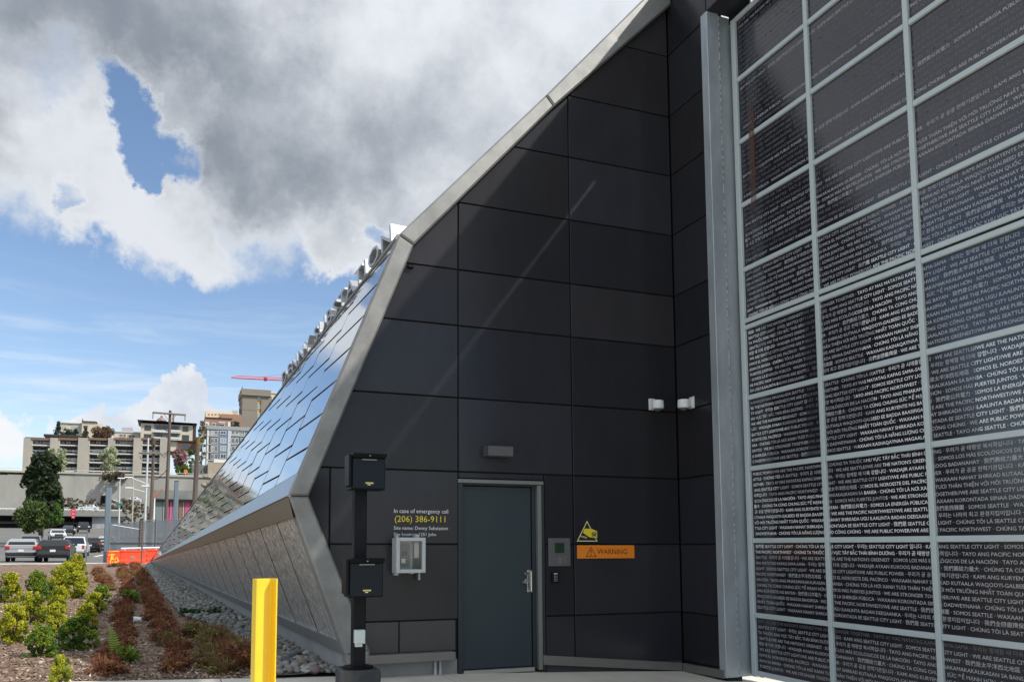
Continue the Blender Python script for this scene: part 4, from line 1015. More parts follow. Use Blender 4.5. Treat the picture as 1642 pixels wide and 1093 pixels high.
rr = np.random.default_rng(50); V, Fc, rn = foliage([(rr.uniform(-.32, .32), rr.uniform(-.15, .15), rr.uniform(.02, .10)) for _ in range(18)], [.10]*18, 50, .034, rr, 1.5)
obj('foliage', mesh_np('foliage', V, Fc, mat('dark_leaf', (.03, .08, .02), .5, attr=[(.015, .045, .014), (.03, .085, .02), (.06, .12, .03)], translucent=.2), rn), gp_)
V, Fc, rn = foliage([(rr.uniform(-.16, .16), rr.uniform(-.16, .16), rr.uniform(.05, .25)) for _ in range(12)], [.08]*12, 40, .04, rr, .6)
g2 = thing('green_seedling', 'fresh green plant among the brown shrubs of the middle row', 'plant', tuple(Gp(210, 966))); obj('foliage', mesh_np('foliage', V, Fc, M_green, rn), g2)
g3 = thing('green_seedling', 'fresh green plant right of the fern frond', 'plant', tuple(Gp(206, 1062))); obj('foliage', mesh_np('foliage', V*.7, Fc, M_green, rn), g3)
# fern frond
fb = Gp(189, 1060); fn = thing('fern_frond', 'single bright green fern frond standing among the brown shrubs', 'fern', tuple(fb))
M_fern = mat('fern_green', (.22, .34, .05), .5, translucent=.35); lean = Vector((-.10, -.05, .46))
part('rachis', MB().tube([fb, fb+lean*.5+Vector((.01, 0, .02)), fb+lean], [.006, .004, .002], 5), M_fern, fn)
for i in range(13):
    t = .14+.84*i/13; c = fb+lean*t; ln = .085*math.sin(min(1, (1.08-t)*1.6)*1.4)
    for s_ in (-1, 1):
        tip = c+Vector((s_*ln, -.02, .015)); w = Vector((0, 0, .011))
        part('leaflet', MB().add([c-w, c+w, c.lerp(tip, .6)+w*.9, tip, c.lerp(tip, .6)-w*.9], [(0, 1, 2, 3, 4)]), M_fern, fn)
# discarded cup lid
cu = Gp(221, 997); ct = thing('plastic_cup', 'crumpled clear white plastic cup lying on the mulch', 'cup', tuple(cu))
recalc(part('cup_wall', MB().tube([cu+Vector((-.055, .02, .05)), cu+Vector((.0, 0, .055)), cu+Vector((.06, -.02, .05))], [.055, .046, .036], 14, cap=False), mat('white_plastic', (.75, .77, .78), .25), ct))
part('lid', MB().tube([cu+Vector((-.058, .021, .05)), cu+Vector((-.066, .023, .05))], [.062, .058], 14), M_wl, ct)
# ================================================================ fence, barriers, street
M_fpost = mat('grey_fence_post', (.17, .19, .20), .55, metal=.4, var=.1)
M_bpost = mat('blue_grey_post', (.17, .215, .25), .5, metal=.3, var=.12)
def bxp(mb, px0, py0, px1, py1, Y, d, c=0.0):
    m_ = (px0+px1)/2; return mb.box(P(px0, py0, Y).x, P(px1, py1, Y).x, Y, Y+d, P(m_, py1, Y).z, P(m_, py0, Y).z, c)
fe = thing('screened_fence', 'grey chain-link fence with dark fabric screen behind the orange barriers', 'fence', tuple(P(230, 900, 46.5)))
YF = 46.5; zt0, zt1 = P(177, 839, YF), P(300, 832, YF)
scr = see_through('fence_screen', (.115, .14, .16), .96, 3.0, lo=.80)
gzf = .48
for i, (pa, pb, ya, yb) in enumerate(((177, 225, 840, 836), (225, 251, 835, 833), (251, 300, 834, 832))):
    a, b = P(pa, ya, YF), P(pb, yb, YF)
    part('screen', MB().add([(a.x, YF, gzf+.05), (b.x, YF, gzf+.05), (b.x, YF, b.z-.05), (a.x, YF, a.z-.05)], [(0, 1, 2, 3)]), scr, fe)
    part('top_rail', MB().tube([a, b], .024, 6), M_fpost, fe)
    m_ = P(0, 870, YF).z; part('middle_rail', MB().tube([(a.x, YF-.02, m_), (b.x, YF-.02, m_)], .03, 6), mat('dark_rail', (.05, .055, .06), .6), fe)
for px, pt, m in ((177, 838, M_fpost), (225, 834, mat('dark_rail', (.05, .055, .06), .6)), (251, 831, M_fpost), (300, 830, M_fpost)):
    a = P(px, pt, YF); part('post', MB().cyl((a.x, YF, gzf-.2), (a.x, YF, a.z), .045, 8), m, fe)
a, b = P(180, 841, YF), P(223, 848, YF); part('brace', MB().tube([a, b], .02, 6), M_white, fe)
for px0, px1, pt, Y in ((170.0, 179.5, 780, 47.6), (279.5, 287, 771, 47.6)):
    a, b = P(px0, pt, Y), P(px1, pt, Y); x = (a.x+b.x)/2; lab = 'tall blue-grey steel post at the left end of the screened fence' if px0 < 200 else 'tall blue-grey steel post behind the fence near the steel facade'
    t = thing('steel_post', lab, 'post', (x, Y, .4)); part('shaft', MB().box(x-(b.x-a.x)/2, x+(b.x-a.x)/2, Y-.12, Y+.12, .3, a.z, .04), M_bpost, t); part('cap', MB().box(x-(b.x-a.x)/2-.01, x+(b.x-a.x)/2+.01, Y-.13, Y+.13, a.z, a.z+.03), M_bpost, t)
# orange barriers
M_orange = mat('orange_plastic', (.80, .070, .022), .45, var=.12, vscale=1.5)
M_gra = mat('yellow_graffiti', (.85, .50, .04), .6)
def barrier(px0, px1, py0, py1, Y, label, skew=0.0):
    a, b = P(px0, py0, Y), P(px1, py1, Y); t = thing('plastic_barrier', label, 'barrier', ((a.x+b.x)/2, Y, b.z), group='orange street barriers')
    h = a.z-b.z; pr = [(-.30, 0), (.30, 0), (.30, .28*h), (.17, .42*h), (.12, h), (-.12, h), (-.17, .42*h), (-.30, .28*h)]
    mb = MB(); k = len(pr)
    mb.add([(a.x, Y+y+.3, b.z+z) for y, z in pr]+[(b.x, Y+y+.3+skew, b.z+z) for y, z in pr], [tuple(range(k))[::-1], tuple(range(k, 2*k))]+[(i, (i+1) % k, k+(i+1) % k, k+i) for i in range(k)])
    recalc(part('body', mb, M_orange, t))
    w = b.x-a.x
    part('rim', MB().box(a.x+.05, b.x-.05, Y+.14, Y+.17, a.z-.10, a.z-.03, .01), M_orange, t)
    for u in (.0, 1.0):
        x = a.x+w*u
        for z in (.2, .5, .8): part('hinge_knuckle', MB().cyl((x, Y+.3, b.z+h*z-.06), (x, Y+.3, b.z+h*z+.06), .05, 8), M_orange, t)
    return t, a, b
t, a, b = barrier(191.5, 233, 881.5, 905, 44.6, 'long orange plastic barrier standing before the fence')
part('fill_cap', MB().box((a.x+b.x)/2-.12, (a.x+b.x)/2+.12, 44.6-.01+.12, 44.6+.16, (a.z+b.z)/2-.06, (a.z+b.z)/2+.05, .01), mat('cap_grey', (.25, .22, .22), .6), t)
barrier(236, 262, 880, 903, 45.0, 'orange plastic barrier running in behind the tip of the steel facade')
t, a, b = barrier(172, 191, 882, 907, 44.2, 'short orange plastic barrier sprayed with yellow graffiti')
rib = MB()
for pl_ in ([(174, 884), (190, 883.5)], [(174, 890), (179, 888), (184, 889)], [(179, 889), (177.5, 898)], [(181, 890), (180, 897), (183, 895)], [(184, 897), (187, 893), (190, 899), (185, 902)], [(177, 899), (178, 905)], [(180, 900), (182, 905), (184, 900), (188, 901)], [(189, 897), (190, 904)]):
    W = [P(x_, y_, 44.28) for x_, y_ in pl_]
    def yf_(p): h_ = (p.z-b.z)/(a.z-b.z); return 44.5-(.30 if h_ < .28 else (.17+(.42-h_)/.14*.13 if h_ < .42 else .17-(h_-.42)/.58*.05))-.012
    rib.tube([(p.x, yf_(p), p.z) for p in W], .032, 5)
part('graffiti', rib, M_gra, t)
hr = thing('white_handrail', 'thin white rail above the long orange barrier', 'rail', tuple(P(225, 879, 46.2)))
part('rail', MB().tube([P(194, 879, 46.2), P(256, 877.5, 46.2)], .05, 6), M_white, hr)
for px in (200, 226, 250): a = P(px, 879, 46.2); part('upright', MB().cyl((a.x, 46.2, .45), (a.x, 46.2, a.z), .035, 6), M_white, hr)
gps = thing('marker_post', 'thin brown post in front of the orange barriers', 'post', tuple(P(229, 908, 43.6))); a = P(229, 836, 43.6); part('shaft', MB().cyl((a.x, 43.6, .5), (a.x, 43.6, a.z), .045, 6), mat('brown_post', (.12, .085, .06), .8), gps)

# ---------------------------------------------------------------- cars
M_tyre = mat('tyre_rubber', (.012, .012, .012), .85); M_rim = mat('alloy_rim', (.45, .45, .46), .3, metal=.8); M_cg = mat('car_glass', (.012, .016, .020), .06, spec=.7)
M_red = mat('tail_lamp', (.42, .012, .012), .25); M_hl = mat('head_lamp', (.75, .77, .80), .15); M_plate = mat('licence_plate', (.7, .7, .7), .5); M_plas = mat('black_bumper', (.02, .02, .022), .6)
def rbody(o):
    import bmesh
    bm = bmesh.new(); bm.from_mesh(o.data); bmesh.ops.recalc_face_normals(bm, faces=bm.faces)
    bmesh.ops.bevel(bm, geom=[e_ for e_ in bm.edges if len(e_.link_faces) == 2 and e_.calc_face_angle(0) > .3], offset=.07, segments=2, affect='EDGES', clamp_overlap=True)
    bm.to_mesh(o.data); bm.free()
def paint(n, c): return mat(n, c, .22, metal=.25, spec=.6)
def car(label, cat, kind, m, L, W, H, loc, rz, name='parked_car'):
    """local frame: +y is forwards"""
    t = thing(name, label, cat, loc, rz, 'cars on the street'); h = W/2
    if kind == 'suv': prf = [(0, .38), (.02, .75), (.0, 1.0), (.10, 1.06), (.28, H-.05), (.55, H), (L*.50, H-.02), (L*.68, 1.06), (L*.97, .92), (L, .70), (L, .38), (L*.9, .28), (.1, .28)]; gz = 1.06; rear = (.115, .29); front = (L*.53, L*.68); 
    elif kind == 'sedan': prf = [(0, .40), (.0, .72), (.05, .95), (.75, 1.0), (1.35, H-.03), (2.1, H), (L*.55, H-.05), (L*.73, .98), (L*.97, .80), (L, .60), (L, .36), (L*.9, .25), (.1, .25)]; gz = 1.0; rear = (.78, 1.33); front = (L*.56, L*.72)
    else: prf = [(0, .55), (.0, 1.12), (2.0, 1.14), (2.12, H-.06), (2.35, H), (3.55, H-.03), (4.25, 1.18), (L*.97, 1.05), (L, .8), (L, .5), (L*.9, .42), (.1, .42)]; gz = 1.16; rear = (2.02, 2.11); front = (3.6, 4.22)
    k = len(prf); hw = lambda z: h*(.94 if z < .45 else 1.0) if z <= gz+.02 else h*(1-.20*(z-gz)/(H-gz))
    mb = MB(); mb.add([(-hw(z), y, z) for y, z in prf]+[(hw(z), y, z) for y, z in prf], [tuple(range(k)), tuple(range(k, 2*k))[::-1]]+[(i, k+i, k+(i+1) % k, (i+1) % k) for i in range(k)])
    rbody(part('body', mb, m, t, local=True))
    def glassq(name, pts): o = recalc(part(name, MB().add(pts, [tuple(range(len(pts)))]), M_cg, t, local=True)); return o
    y0, y1 = rear; z0, z1 = gz+.04, H-.10; f = lambda z: hw(z)
    glassq('rear_window', [(-f(z0)+.12, y0-.012, z0), (f(z0)-.12, y0-.012, z0), (f(z1)-.10, y1-.025, z1), (-f(z1)+.10, y1-.025, z1)])
    y0f, y1f = front; glassq('windscreen', [(-f(z0)+.12, y1f+.03, z0), (f(z0)-.12, y1f+.03, z0), (f(z1)-.10, y0f+.05, z1), (-f(z1)+.10, y0f+.05, z1)])
    ya, yb = rear[1]+.06, front[0]-.02
    for s_ in (-1, 1):
        lo, hi = f(z0)+.006, f(z1)+.006; ym = (ya+yb)/2
        for (p0, p1, q0, q1) in ((ya-.10 if kind != 'pickup' else ya, ym-.04, ya+.10, ym-.04), (ym+.04, yb+.30, ym+.04, yb+.02)):
            glassq('side_window', [(s_*lo, p0, z0), (s_*lo, p1, z0), (s_*hi, q1, z1), (s_*hi, q0, z1)])
        part('mirror', MB().box(s_*(h+.0), s_*(h+.20), front[1]-.35, front[1]-.23, gz-.02, gz+.14, .03), M_plas, t, local=True)
        r = .36 if kind != 'sedan' else .32
        for yw in (L*.20, L*.82):
            wl_ = part('wheel', MB().cyl((s_*(h-.20), yw, r), (s_*(h+.012), yw, r), r, 18), M_tyre, t, local=True)
            part('rim', MB().cyl((s_*(h+.0), yw, r), (s_*(h+.02), yw, r), r*.62, 12), M_rim, wl_, local=True)
        zl = {'suv': (.80, 1.02), 'sedan': (.72, .92), 'pickup': (.78, 1.08)}[kind]
        part('tail_lamp', MB().box(s_*(h-.26 if kind != 'pickup' else h-.17), s_*(h+.008), -.03, .14, zl[0], zl[1], .03), M_red, t, local=True)
        part('head_lamp', MB().box(s_*(h-.36), s_*(h-.02), L-.16, L+.015, .66 if kind != 'pickup' else .86, .80 if kind != 'pickup' else 1.02, .03), M_hl, t, local=True)
    part('rear_bumper', MB().box(-h+.03, h-.03, -.10, .10, .42, .62, .04), M_plas if kind != 'pickup' else M_rim, t, local=True)
    part('front_bumper', MB().box(-h+.03, h-.03, L-.08, L+.07, .36, .58, .04), M_plas, t, local=True)
    part('number_plate', MB().box(-.16, .16, -.112, -.10, .66, .80), M_plate, t, local=True)
    part('grille', MB().box(-.5, .5, L-.02, L+.02, .62, .84, .02), M_plas, t, local=True)
    return t
def park(px, py, Y): a = P(px, py, Y); return (a.x, Y, zroad(Y))
def carp(px, Y): a = P(px, 880, Y); return (a.x, Y, zroad(Y))
car('dark grey hatchback parked nearest on the left of the street', 'car', 'suv', paint('dark_grey_paint', (.035, .038, .040)), 4.3, 1.85, 1.44, carp(85, 55), R(0))
car('white pickup truck seen from behind, parked ahead of the grey hatchback', 'pickup truck', 'pickup', paint('white_paint', (.72, .73, .74)), 5.6, 2.0, 1.85, carp(114, 74), R(0), name='pickup_truck')
car('black sedan parked just right of the white pickup', 'car', 'sedan', paint('black_paint', (.012, .013, .015)), 4.6, 1.85, 1.48, carp(144, 84), R(2))
car('black pickup truck facing the camera near the underpass', 'pickup truck', 'pickup', paint('black_truck_paint', (.016, .018, .022)), 5.5, 2.0, 1.9, carp(131, 160), R(188), name='pickup_truck')
car('dark blue-grey sedan facing the camera behind the white pickup', 'car', 'sedan', paint('blue_grey_paint', (.06, .075, .09)), 4.6, 1.85, 1.48, carp(107, 146), R(190))
car('white car at the left edge of the picture, facing the camera', 'car', 'sedan', paint('white_car_paint', (.70, .72, .74)), 4.5, 1.85, 1.50, carp(88, 116), R(192))
car('silver hatchback half hidden behind the left steel post', 'car', 'suv', paint('silver_paint', (.45, .46, .48)), 4.3, 1.8, 1.5, carp(170.5, 88), R(2))
car('light grey car beyond the left edge of the bed', 'car', 'suv', paint('light_grey_paint', (.38, .39, .40)), 4.4, 1.85, 1.5, carp(34, 57), R(3))
car('grey van further up on the far left of the street', 'car', 'suv', paint('van_grey', (.25, .26, .27)), 4.6, 1.9, 1.8, carp(48, 80), R(4))

# ---------------------------------------------------------------- underpass, retaining wall
M_owall = mat('old_retaining_concrete', (.27, .265, .24), .9, base2=(.36, .35, .32), vscale=.10, var=.22, stretch=(1, 1, .35), bump=.05, bscale=4)
M_deck = mat('deck_concrete', (.22, .215, .20), .9, var=.2, vscale=.3)
ov = thing('street_overpass', 'concrete overpass deck with white rail crossing the end of the street', 'bridge', tuple(P(150, 846, 192)))
mb = MB(); bxp(mb, -40, 818, 205, 826.5, 192, 10); part('deck', mb, M_deck, ov)
mb = MB(); bxp(mb, -40, 836, 148, 839.5, 201, .4); part('far_beam', mb, M_deck, ov)
mb = MB(); bxp(mb, 148, 826.8, 206, 850, 193, 8); part('abutment', mb, mat('pale_abutment', (.33, .34, .34), .85, base2=(.22, .24, .25), vscale=.5, var=.3), ov)
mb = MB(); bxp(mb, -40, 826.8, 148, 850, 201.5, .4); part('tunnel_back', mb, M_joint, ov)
mb = MB(); bxp(mb, -40, 815.2, 205, 816.4, 192.2, .15); part('guard_rail', mb, M_white, ov)
for i in range(22): mb = MB(); bxp(mb, -20+i*10, 816, -19.3+i*10, 819, 192.2, .15); part('rail_post', mb, M_white, ov)
rt = thing('retaining_wall', 'long stained grey concrete retaining wall below the apartments', 'wall', tuple(P(200, 800, 216)))
for i in range(12):
    mb = MB(); bxp(mb, -60+i*36+.12, 760.5, -24+i*36-.12, 850, 216+random.uniform(0, .06), 1.2); part('wall_bay', mb, M_owall, rt)
mb = MB(); bxp(mb, -60, 757.5, 372, 760.4, 215.7, 1.6); part('wall_cap', mb, mat('wall_cap_concrete', (.40, .375, .31), .85, var=.2), rt)
mb = MB(); bxp(mb, -60, 754, 372, 754.7, 216.2, .1); part('wall_rail', mb, mat('pale_rail', (.5, .5, .45), .6), rt)
for i in range(34): mb = MB(); bxp(mb, -50+i*12.5, 754, -49.5+i*12.5, 758, 216.2, .1); part('rail_post', mb, mat('pale_rail', (.5, .5, .45), .6), rt)
rk = thing('rockery', 'tan stone rockery at the right end of the retaining wall', 'wall', tuple(P(338, 792, 212)))
for i in range(46):
    p = P(random.uniform(326, 372), random.uniform(764, 800), 212+random.uniform(0, 1.5)); r = random.uniform(.6, 1.3)
    o = obj('boulder', mesh_np('boulder', icoV1*np.array([1, .8, .7]), icoF1, mat('tan_boulder', (.30, .25, .18), .9, var=.3, vscale=.6)) if i == 0 else bld_me, rk, tuple(p-WLOC[rk.name]), random.uniform(0, 6), r)
    if i == 0: bld_me = o.data

# ---------------------------------------------------------------- buildings up the hill
M_pane2 = mat('window_glass', (.035, .045, .055), .08, spec=.8); M_pane3 = mat('bright_window_glass', (.26, .32, .33), .10, spec=.8)
def win(par, px0, py0, px1, py1, Y, mf, light=False, bars=1):
    mb = MB(); a, b = P(px0, py0, Y), P(px1, py1, Y); w = min(.16, (b.x-a.x)*.12)
    x0, x1, z1, z0 = a.x, b.x, a.z, b.z; y0, y1 = Y-.10, Y+.05
    mb.box(x0, x0+w, y0, y1, z0, z1).box(x1-w, x1, y0, y1, z0, z1).box(x0+w, x1-w, y0, y1, z1-w, z1).box(x0+w, x1-w, y0, y1, z0, z0+w)
    for i in range(bars): xc = x0+(x1-x0)*(i+1)/(bars+1); mb.box(xc-w*.3, xc+w*.3, y0, y1, z0+w, z1-w)
    o = part('window', mb, mf, par)
    part('pane', MB().add([(x0+w*.5, Y-.04, z0+w*.5), (x1-w*.5, Y-.04, z0+w*.5), (x1-w*.5, Y-.04, z1-w*.5), (x0+w*.5, Y-.04, z1-w*.5)], [(0, 1, 2, 3)]), M_pane3 if light else M_pane2, o)
def blk(name, par, m, *a, **k): mb = MB(); bxp(mb, *a, **k); return part(name, mb, m, par)
M_wf = mat('white_window_frame', (.70, .70, .68), .6); M_df = mat('dark_window_frame', (.05, .035, .035), .6)
# apartment block with concrete fins
YA = 262
ap = thing('apartment_block', 'grey apartment block with concrete fins and stacked balconies above the retaining wall', 'building', tuple(P(170, 757, YA)))
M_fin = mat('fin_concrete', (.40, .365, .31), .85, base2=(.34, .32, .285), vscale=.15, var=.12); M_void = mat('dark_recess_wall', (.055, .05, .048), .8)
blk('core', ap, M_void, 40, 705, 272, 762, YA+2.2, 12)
M_fasc = mat('brown_fascia', (.20, .115, .085), .8); M_slab = mat('pale_slab', (.62, .61, .58), .7); M_rail = mat('grey_balcony_panel', (.42, .43, .43), .6)
fins = [(38, 50), (80.5, 94), (125.5, 142), (173.5, 183), (214.5, 227), (257, 271)]
for (x0, x1) in fins: blk('fin', ap, M_fin, x0, 701.5, x0+(x1-x0)*.62, 760, YA-1.0, 3.0); blk('fin_return', ap, M_fin, x0+(x1-x0)*.63, 702, x1, 760, YA-.2, 2.4)
for i in range(len(fins)-1):
    x0, x1 = fins[i][1]+.5, fins[i+1][0]-.5
    blk('fascia', ap, M_fasc, x0, 701.8, x1, 705.2, YA-.4, 3)
    for k in range(4):
        ys_ = 712.6+k*13.9
        blk('floor_slab', ap, M_slab, x0, ys_, x1, ys_+1.6, YA-.3, 2.6)
        n_ = 3
        for j in range(n_):
            wa, wb = x0+(x1-x0)*j/n_+.4, x0+(x1-x0)*(j+1)/n_-.4
            win(ap, wa, ys_-6.6, wb, ys_-.6, YA+2.1, M_df if (i+k) % 3 else M_wf, light=((i*7+k*3+j) % 5 in (0, 2, 3)), bars=1)
        if k > 0: blk('balcony_rail', ap, M_rail, x0, ys_-4.6, x1, ys_-4.0, YA-.25, .15)
blk('penthouse_roof', ap, mat('dark_roof_edge', (.03, .03, .032), .7), 70, 696.5, 127, 700, YA+2, 6)
blk('penthouse_wall', ap, mat('penthouse_wall', (.22, .20, .18), .8), 74, 700, 124, 705, YA+3, 5)
# cream houses far left
M_cream = mat('cream_stucco', (.55, .49, .38), .85, var=.10, vscale=.2); M_cream2 = mat('pale_cream_stucco', (.58, .52, .42), .85, var=.08, vscale=.2)
h1 = thing('cream_house', 'flat roofed cream house with a raised upper box on the skyline', 'building', tuple(P(130, 705, 320)))
blk('wall', h1, M_cream, 98, 678, 133, 712, 320, 14); blk('upper_wall', h1, M_cream, 131.5, 676, 152, 712, 318, 12); blk('side_wall', h1, M_cream2, 151, 679, 163, 712, 321, 10)
blk('roof_edge', h1, M_slab, 97, 677, 133, 678.3, 319.5, 15); blk('upper_roof_edge', h1, M_df, 131, 674.8, 155, 676, 317.5, 13)
for r_ in ((101, 682, 107, 688), (115, 682.5, 122, 688), (123, 682.5, 130, 688)): win(h1, *r_, 319.9, M_slab, True)
win(h1, 134, 682, 141, 684, 317.9, M_df); blk('vent_pipe', h1, M_df, 132, 671, 133, 676, 319, .4)
h2 = thing('low_cream_house', 'low cream house with a grey rooftop unit left of the dark-corniced building', 'building', tuple(P(205, 705, 310)))
blk('wall', h2, M_cream2, 181.5, 692, 228, 712, 310, 12); blk('rooftop_unit', h2, mat('rooftop_grey', (.36, .36, .40), .6), 195, 685, 212.5, 692, 313, 5); blk('parapet', h2, M_slab, 181, 691.5, 228, 693, 309.7, .4)
for r_ in ((192, 695, 197, 701), (198, 695, 202, 701), (205, 696, 218, 702), (222, 696, 226, 702)): win(h2, *r_, 309.9, M_wf)
# cream building with dark cornice
YB = 296
cb_ = thing('corniced_building', 'cream apartment house with wide dark cornice and white balconies', 'building', tuple(P(268, 722, YB)))
blk('wall', cb_, M_cream, 226, 680, 311, 706, YB, 14); blk('lower_wall', cb_, M_cream2, 226, 706.3, 285, 722, YB+.2, 14)
blk('brick_base', cb_, mat('red_brown_brick', (.17, .075, .055), .85, var=.2, vscale=.6), 285.5, 707, 312, 722, YB-.3, 14)
blk('brick_cap', cb_, M_df, 284, 706, 313, 707.3, YB-.8, 3)
cn = MB(); a, b = P(220.5, 673.5, YB), P(316, 679.5, YB); cn.add([(a.x, YB-1.6, a.z), (b.x, YB-1.6, a.z-.3), (b.x, YB+15, a.z-.3), (a.x, YB+15, a.z), (a.x+1.3, YB-.2, b.z), (b.x-1.2, YB-.2, b.z), (b.x-1.2, YB+14, b.z), (a.x+1.3, YB+14, b.z)], [(0, 1, 2, 3), (4, 7, 6, 5), (0, 4, 5, 1), (1, 5, 6, 2), (2, 6, 7, 3), (3, 7, 4, 0)])
recalc(part('cornice', cn, mat('charcoal_cornice', (.022, .022, .03), .6), cb_))
blk('dark_side', cb_, mat('dark_maroon_side', (.06, .03, .03), .8), 309.5, 680, 313.5, 722, YB-.05, 13)
for r_ in ((232, 681.5, 242, 690), (231.2, 695.4, 242, 703.6), (293, 683, 302, 691.7), (292, 697, 303, 705.5)): win(cb_, *r_, YB, M_df)
win(cb_, 290.5, 710.8, 304, 720, YB-.3, mat('grey_frame', (.12, .12, .13), .6), bars=2)
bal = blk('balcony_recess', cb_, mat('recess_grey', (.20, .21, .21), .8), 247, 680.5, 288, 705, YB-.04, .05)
for yy in (689, 700.5):
    blk('balcony_slab', cb_, M_slab, 245, yy+3.0, 290, yy+4.2, YB-1.2, 1.2)
    blk('balcony_rail', cb_, M_slab, 246, yy, 265.5, yy+2.6, YB-1.2, .12); blk('balcony_rail', cb_, M_slab, 272.5, yy, 289, yy+2.6, YB-1.2, .12)
for r_ in ((251, 683, 260, 688.5), (275, 683.5, 285, 688.5), (251, 696, 260, 700.2), (275, 697, 284, 700.8), (251, 705.5, 262, 712), (262, 683, 268, 689)): win(cb_, *r_, YB-.08, M_df)
cup = MB(); c = P(259, 675, YB+6); cup.tube([(c.x, c.y, c.z), (c.x, c.y, c.z+1.0), (c.x, c.y, c.z+1.4), (c.x, c.y, c.z+1.9)], [1.9, 1.2, .4, .5], 8); part('roof_cupola', cup, mat('cupola_brown', (.22, .17, .16), .7), cb_)
blk('chimney', cb_, mat('chimney_brown', (.20, .15, .13), .8), 276.5, 664.5, 279.3, 676, YB+5, 1)
# blue-grey building
YD = 290
bb_ = thing('blue_grey_apartments', 'blue-grey apartment house with white trimmed bays and balconies', 'building', tuple(P(358, 745, YD)))
M_bg = mat('blue_grey_siding', (.26, .305, .345), .8, var=.08, vscale=.4); M_blue = mat('slate_blue_siding', (.15, .20, .28), .8)
blk('wall', bb_, M_bg, 333, 688, 402, 750, YD, 12); blk('parapet', bb_, mat('grey_parapet', (.30, .31, .31), .8), 331.5, 683, 402, 689, YD-.4, 12)
blk('blue_bay', bb_, M_blue, 351.5, 690, 364, 745, YD-.5, .6); blk('chimney', bb_, M_slab, 365.5, 676, 369.5, 689, YD-.2, 1); blk('pilaster', bb_, mat('pale_blue_trim', (.45, .52, .56), .7), 364.4, 690, 369.2, 748, YD-.5, .7); blk('corner_trim', bb_, M_slab, 332.2, 689.5, 333.6, 748, YD-.2, .4); blk('trim', bb_, M_slab, 349.5, 689.5, 351, 748, YD-.2, .4)
for k, yy in enumerate((690.5, 702, 714.5, 727)):
    h_ = 6 if k == 0 else 8.5
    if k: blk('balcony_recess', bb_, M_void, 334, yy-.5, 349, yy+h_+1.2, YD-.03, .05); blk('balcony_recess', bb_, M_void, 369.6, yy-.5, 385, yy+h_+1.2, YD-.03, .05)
    win(bb_, 338, yy, 343, yy+h_, YD-.06, M_wf, k % 2 == 0); win(bb_, 343.8, yy, 348.6, yy+h_, YD-.06, M_wf)
    win(bb_, 353.3, yy, 362.5, yy+h_, YD-.52, M_wf, k in (1, 2)); win(bb_, 371, yy, 376, yy+h_, YD-.06, M_wf); win(bb_, 377, yy, 383, yy+h_, YD-.06, M_wf); win(bb_, 386, yy, 392, yy+h_, YD-.06, M_wf)
    blk('floor_band', bb_, M_slab, 333, yy+h_+1.3, 349.4, yy+h_+2.3, YD-.35, .4); blk('floor_band', bb_, M_slab, 369.5, yy+h_+1.3, 400, yy+h_+2.3, YD-.35, .4)
    if k: blk('balcony_rail', bb_, mat('dark_rail2', (.12, .13, .14), .6), 334, yy+4.5, 349, yy+5.0, YD-.9, .1); blk('balcony_rail', bb_, mat('dark_rail2', (.12, .13, .14), .6), 370, yy+4.5, 386, yy+5.0, YD-.9, .1)
blk('garage', bb_, mat('garage_grey', (.16, .16, .155), .85), 306, 745, 333, 764, 240, 20); blk('podium', bb_, mat('tan_podium', (.36, .30, .22), .85, var=.12), 333.5, 742, 372, 764, 238, 20); blk('white_awning', bb_, M_slab, 343, 736, 366, 741.5, 240, 4)
# terraced brick and cream building
tb_ = thing('terraced_building', 'stepped brick and cream building behind the blue-grey apartments', 'building', tuple(P(356, 690, 330)))
M_brk = mat('pink_brown_brick', (.30, .175, .13), .85, var=.12, vscale=.5)
blk('top_wall', tb_, mat('warm_cream', (.66, .55, .37), .85), 330, 659.5, 373, 669.5, 338, 10); blk('brick_wall', tb_, M_brk, 328.5, 670, 388, 700, 330, 10); blk('terrace_box', tb_, M_brk, 354, 664, 388, 672, 334, 8); blk('rooftop_box', tb_, mat('rooftop_tan', (.42, .36, .30), .8), 373, 658, 381, 669, 339, 6); blk('roof_line', tb_, M_df, 328.5, 669.2, 373, 670.2, 329.6, 2)
blk('terrace_rail', tb_, M_slab, 350.5, 676, 362, 677.5, 329, .3); blk('bay', tb_, M_slab, 328, 676, 335, 684, 329, 1)
for r_ in ((340, 677.5, 346, 683), (352, 679, 360, 684), (329.5, 678, 333.5, 682)): win(tb_, *r_, 328.9 if r_[0] < 335 else 329.9, M_wf)
for i in range(4): win(tb_, 334+i*5.5, 662.5, 336.5+i*5.5, 665, 337.9, M_slab)
# tan tower
YT = 340
tw = thing('tan_tower', 'plain tan apartment tower with one column of windows beside the steel facade', 'building', tuple(P(410, 720, YT)))
M_tan = mat('tan_concrete', (.225, .20, .165), .85, var=.06, vscale=.2); M_tans = mat('shaded_brown_side', (.085, .075, .068), .85)
blk('wall', tw, M_tan, 389, 634.5, 411, 735, YT, 16); blk('wall', tw, M_tan, 419.3, 635, 434, 735, YT, 16); blk('cap', tw, M_tan, 387.5, 624, 434.5, 634, YT-.8, 17); blk('window_bay', tw, mat('ochre_spandrel', (.50, .31, .10), .8), 411, 634.5, 419.3, 735, YT+.6, 15); blk('seam', tw, mat('joint_brown', (.13, .11, .09), .8), 389, 657, 411, 657.5, YT-.03, .06)
sd_ = MB(); a, b = P(384.4, 628, YT+14), P(388.9, 634, YT+.2); c = P(388.9, 735, YT+.2); sd_.add([(a.x, YT+14, a.z), (b.x, YT+.2, a.z), (b.x, YT+.2, c.z), (a.x, YT+14, c.z)], [(0, 1, 2, 3)]); part('side_wall', sd_, M_tan, tw)
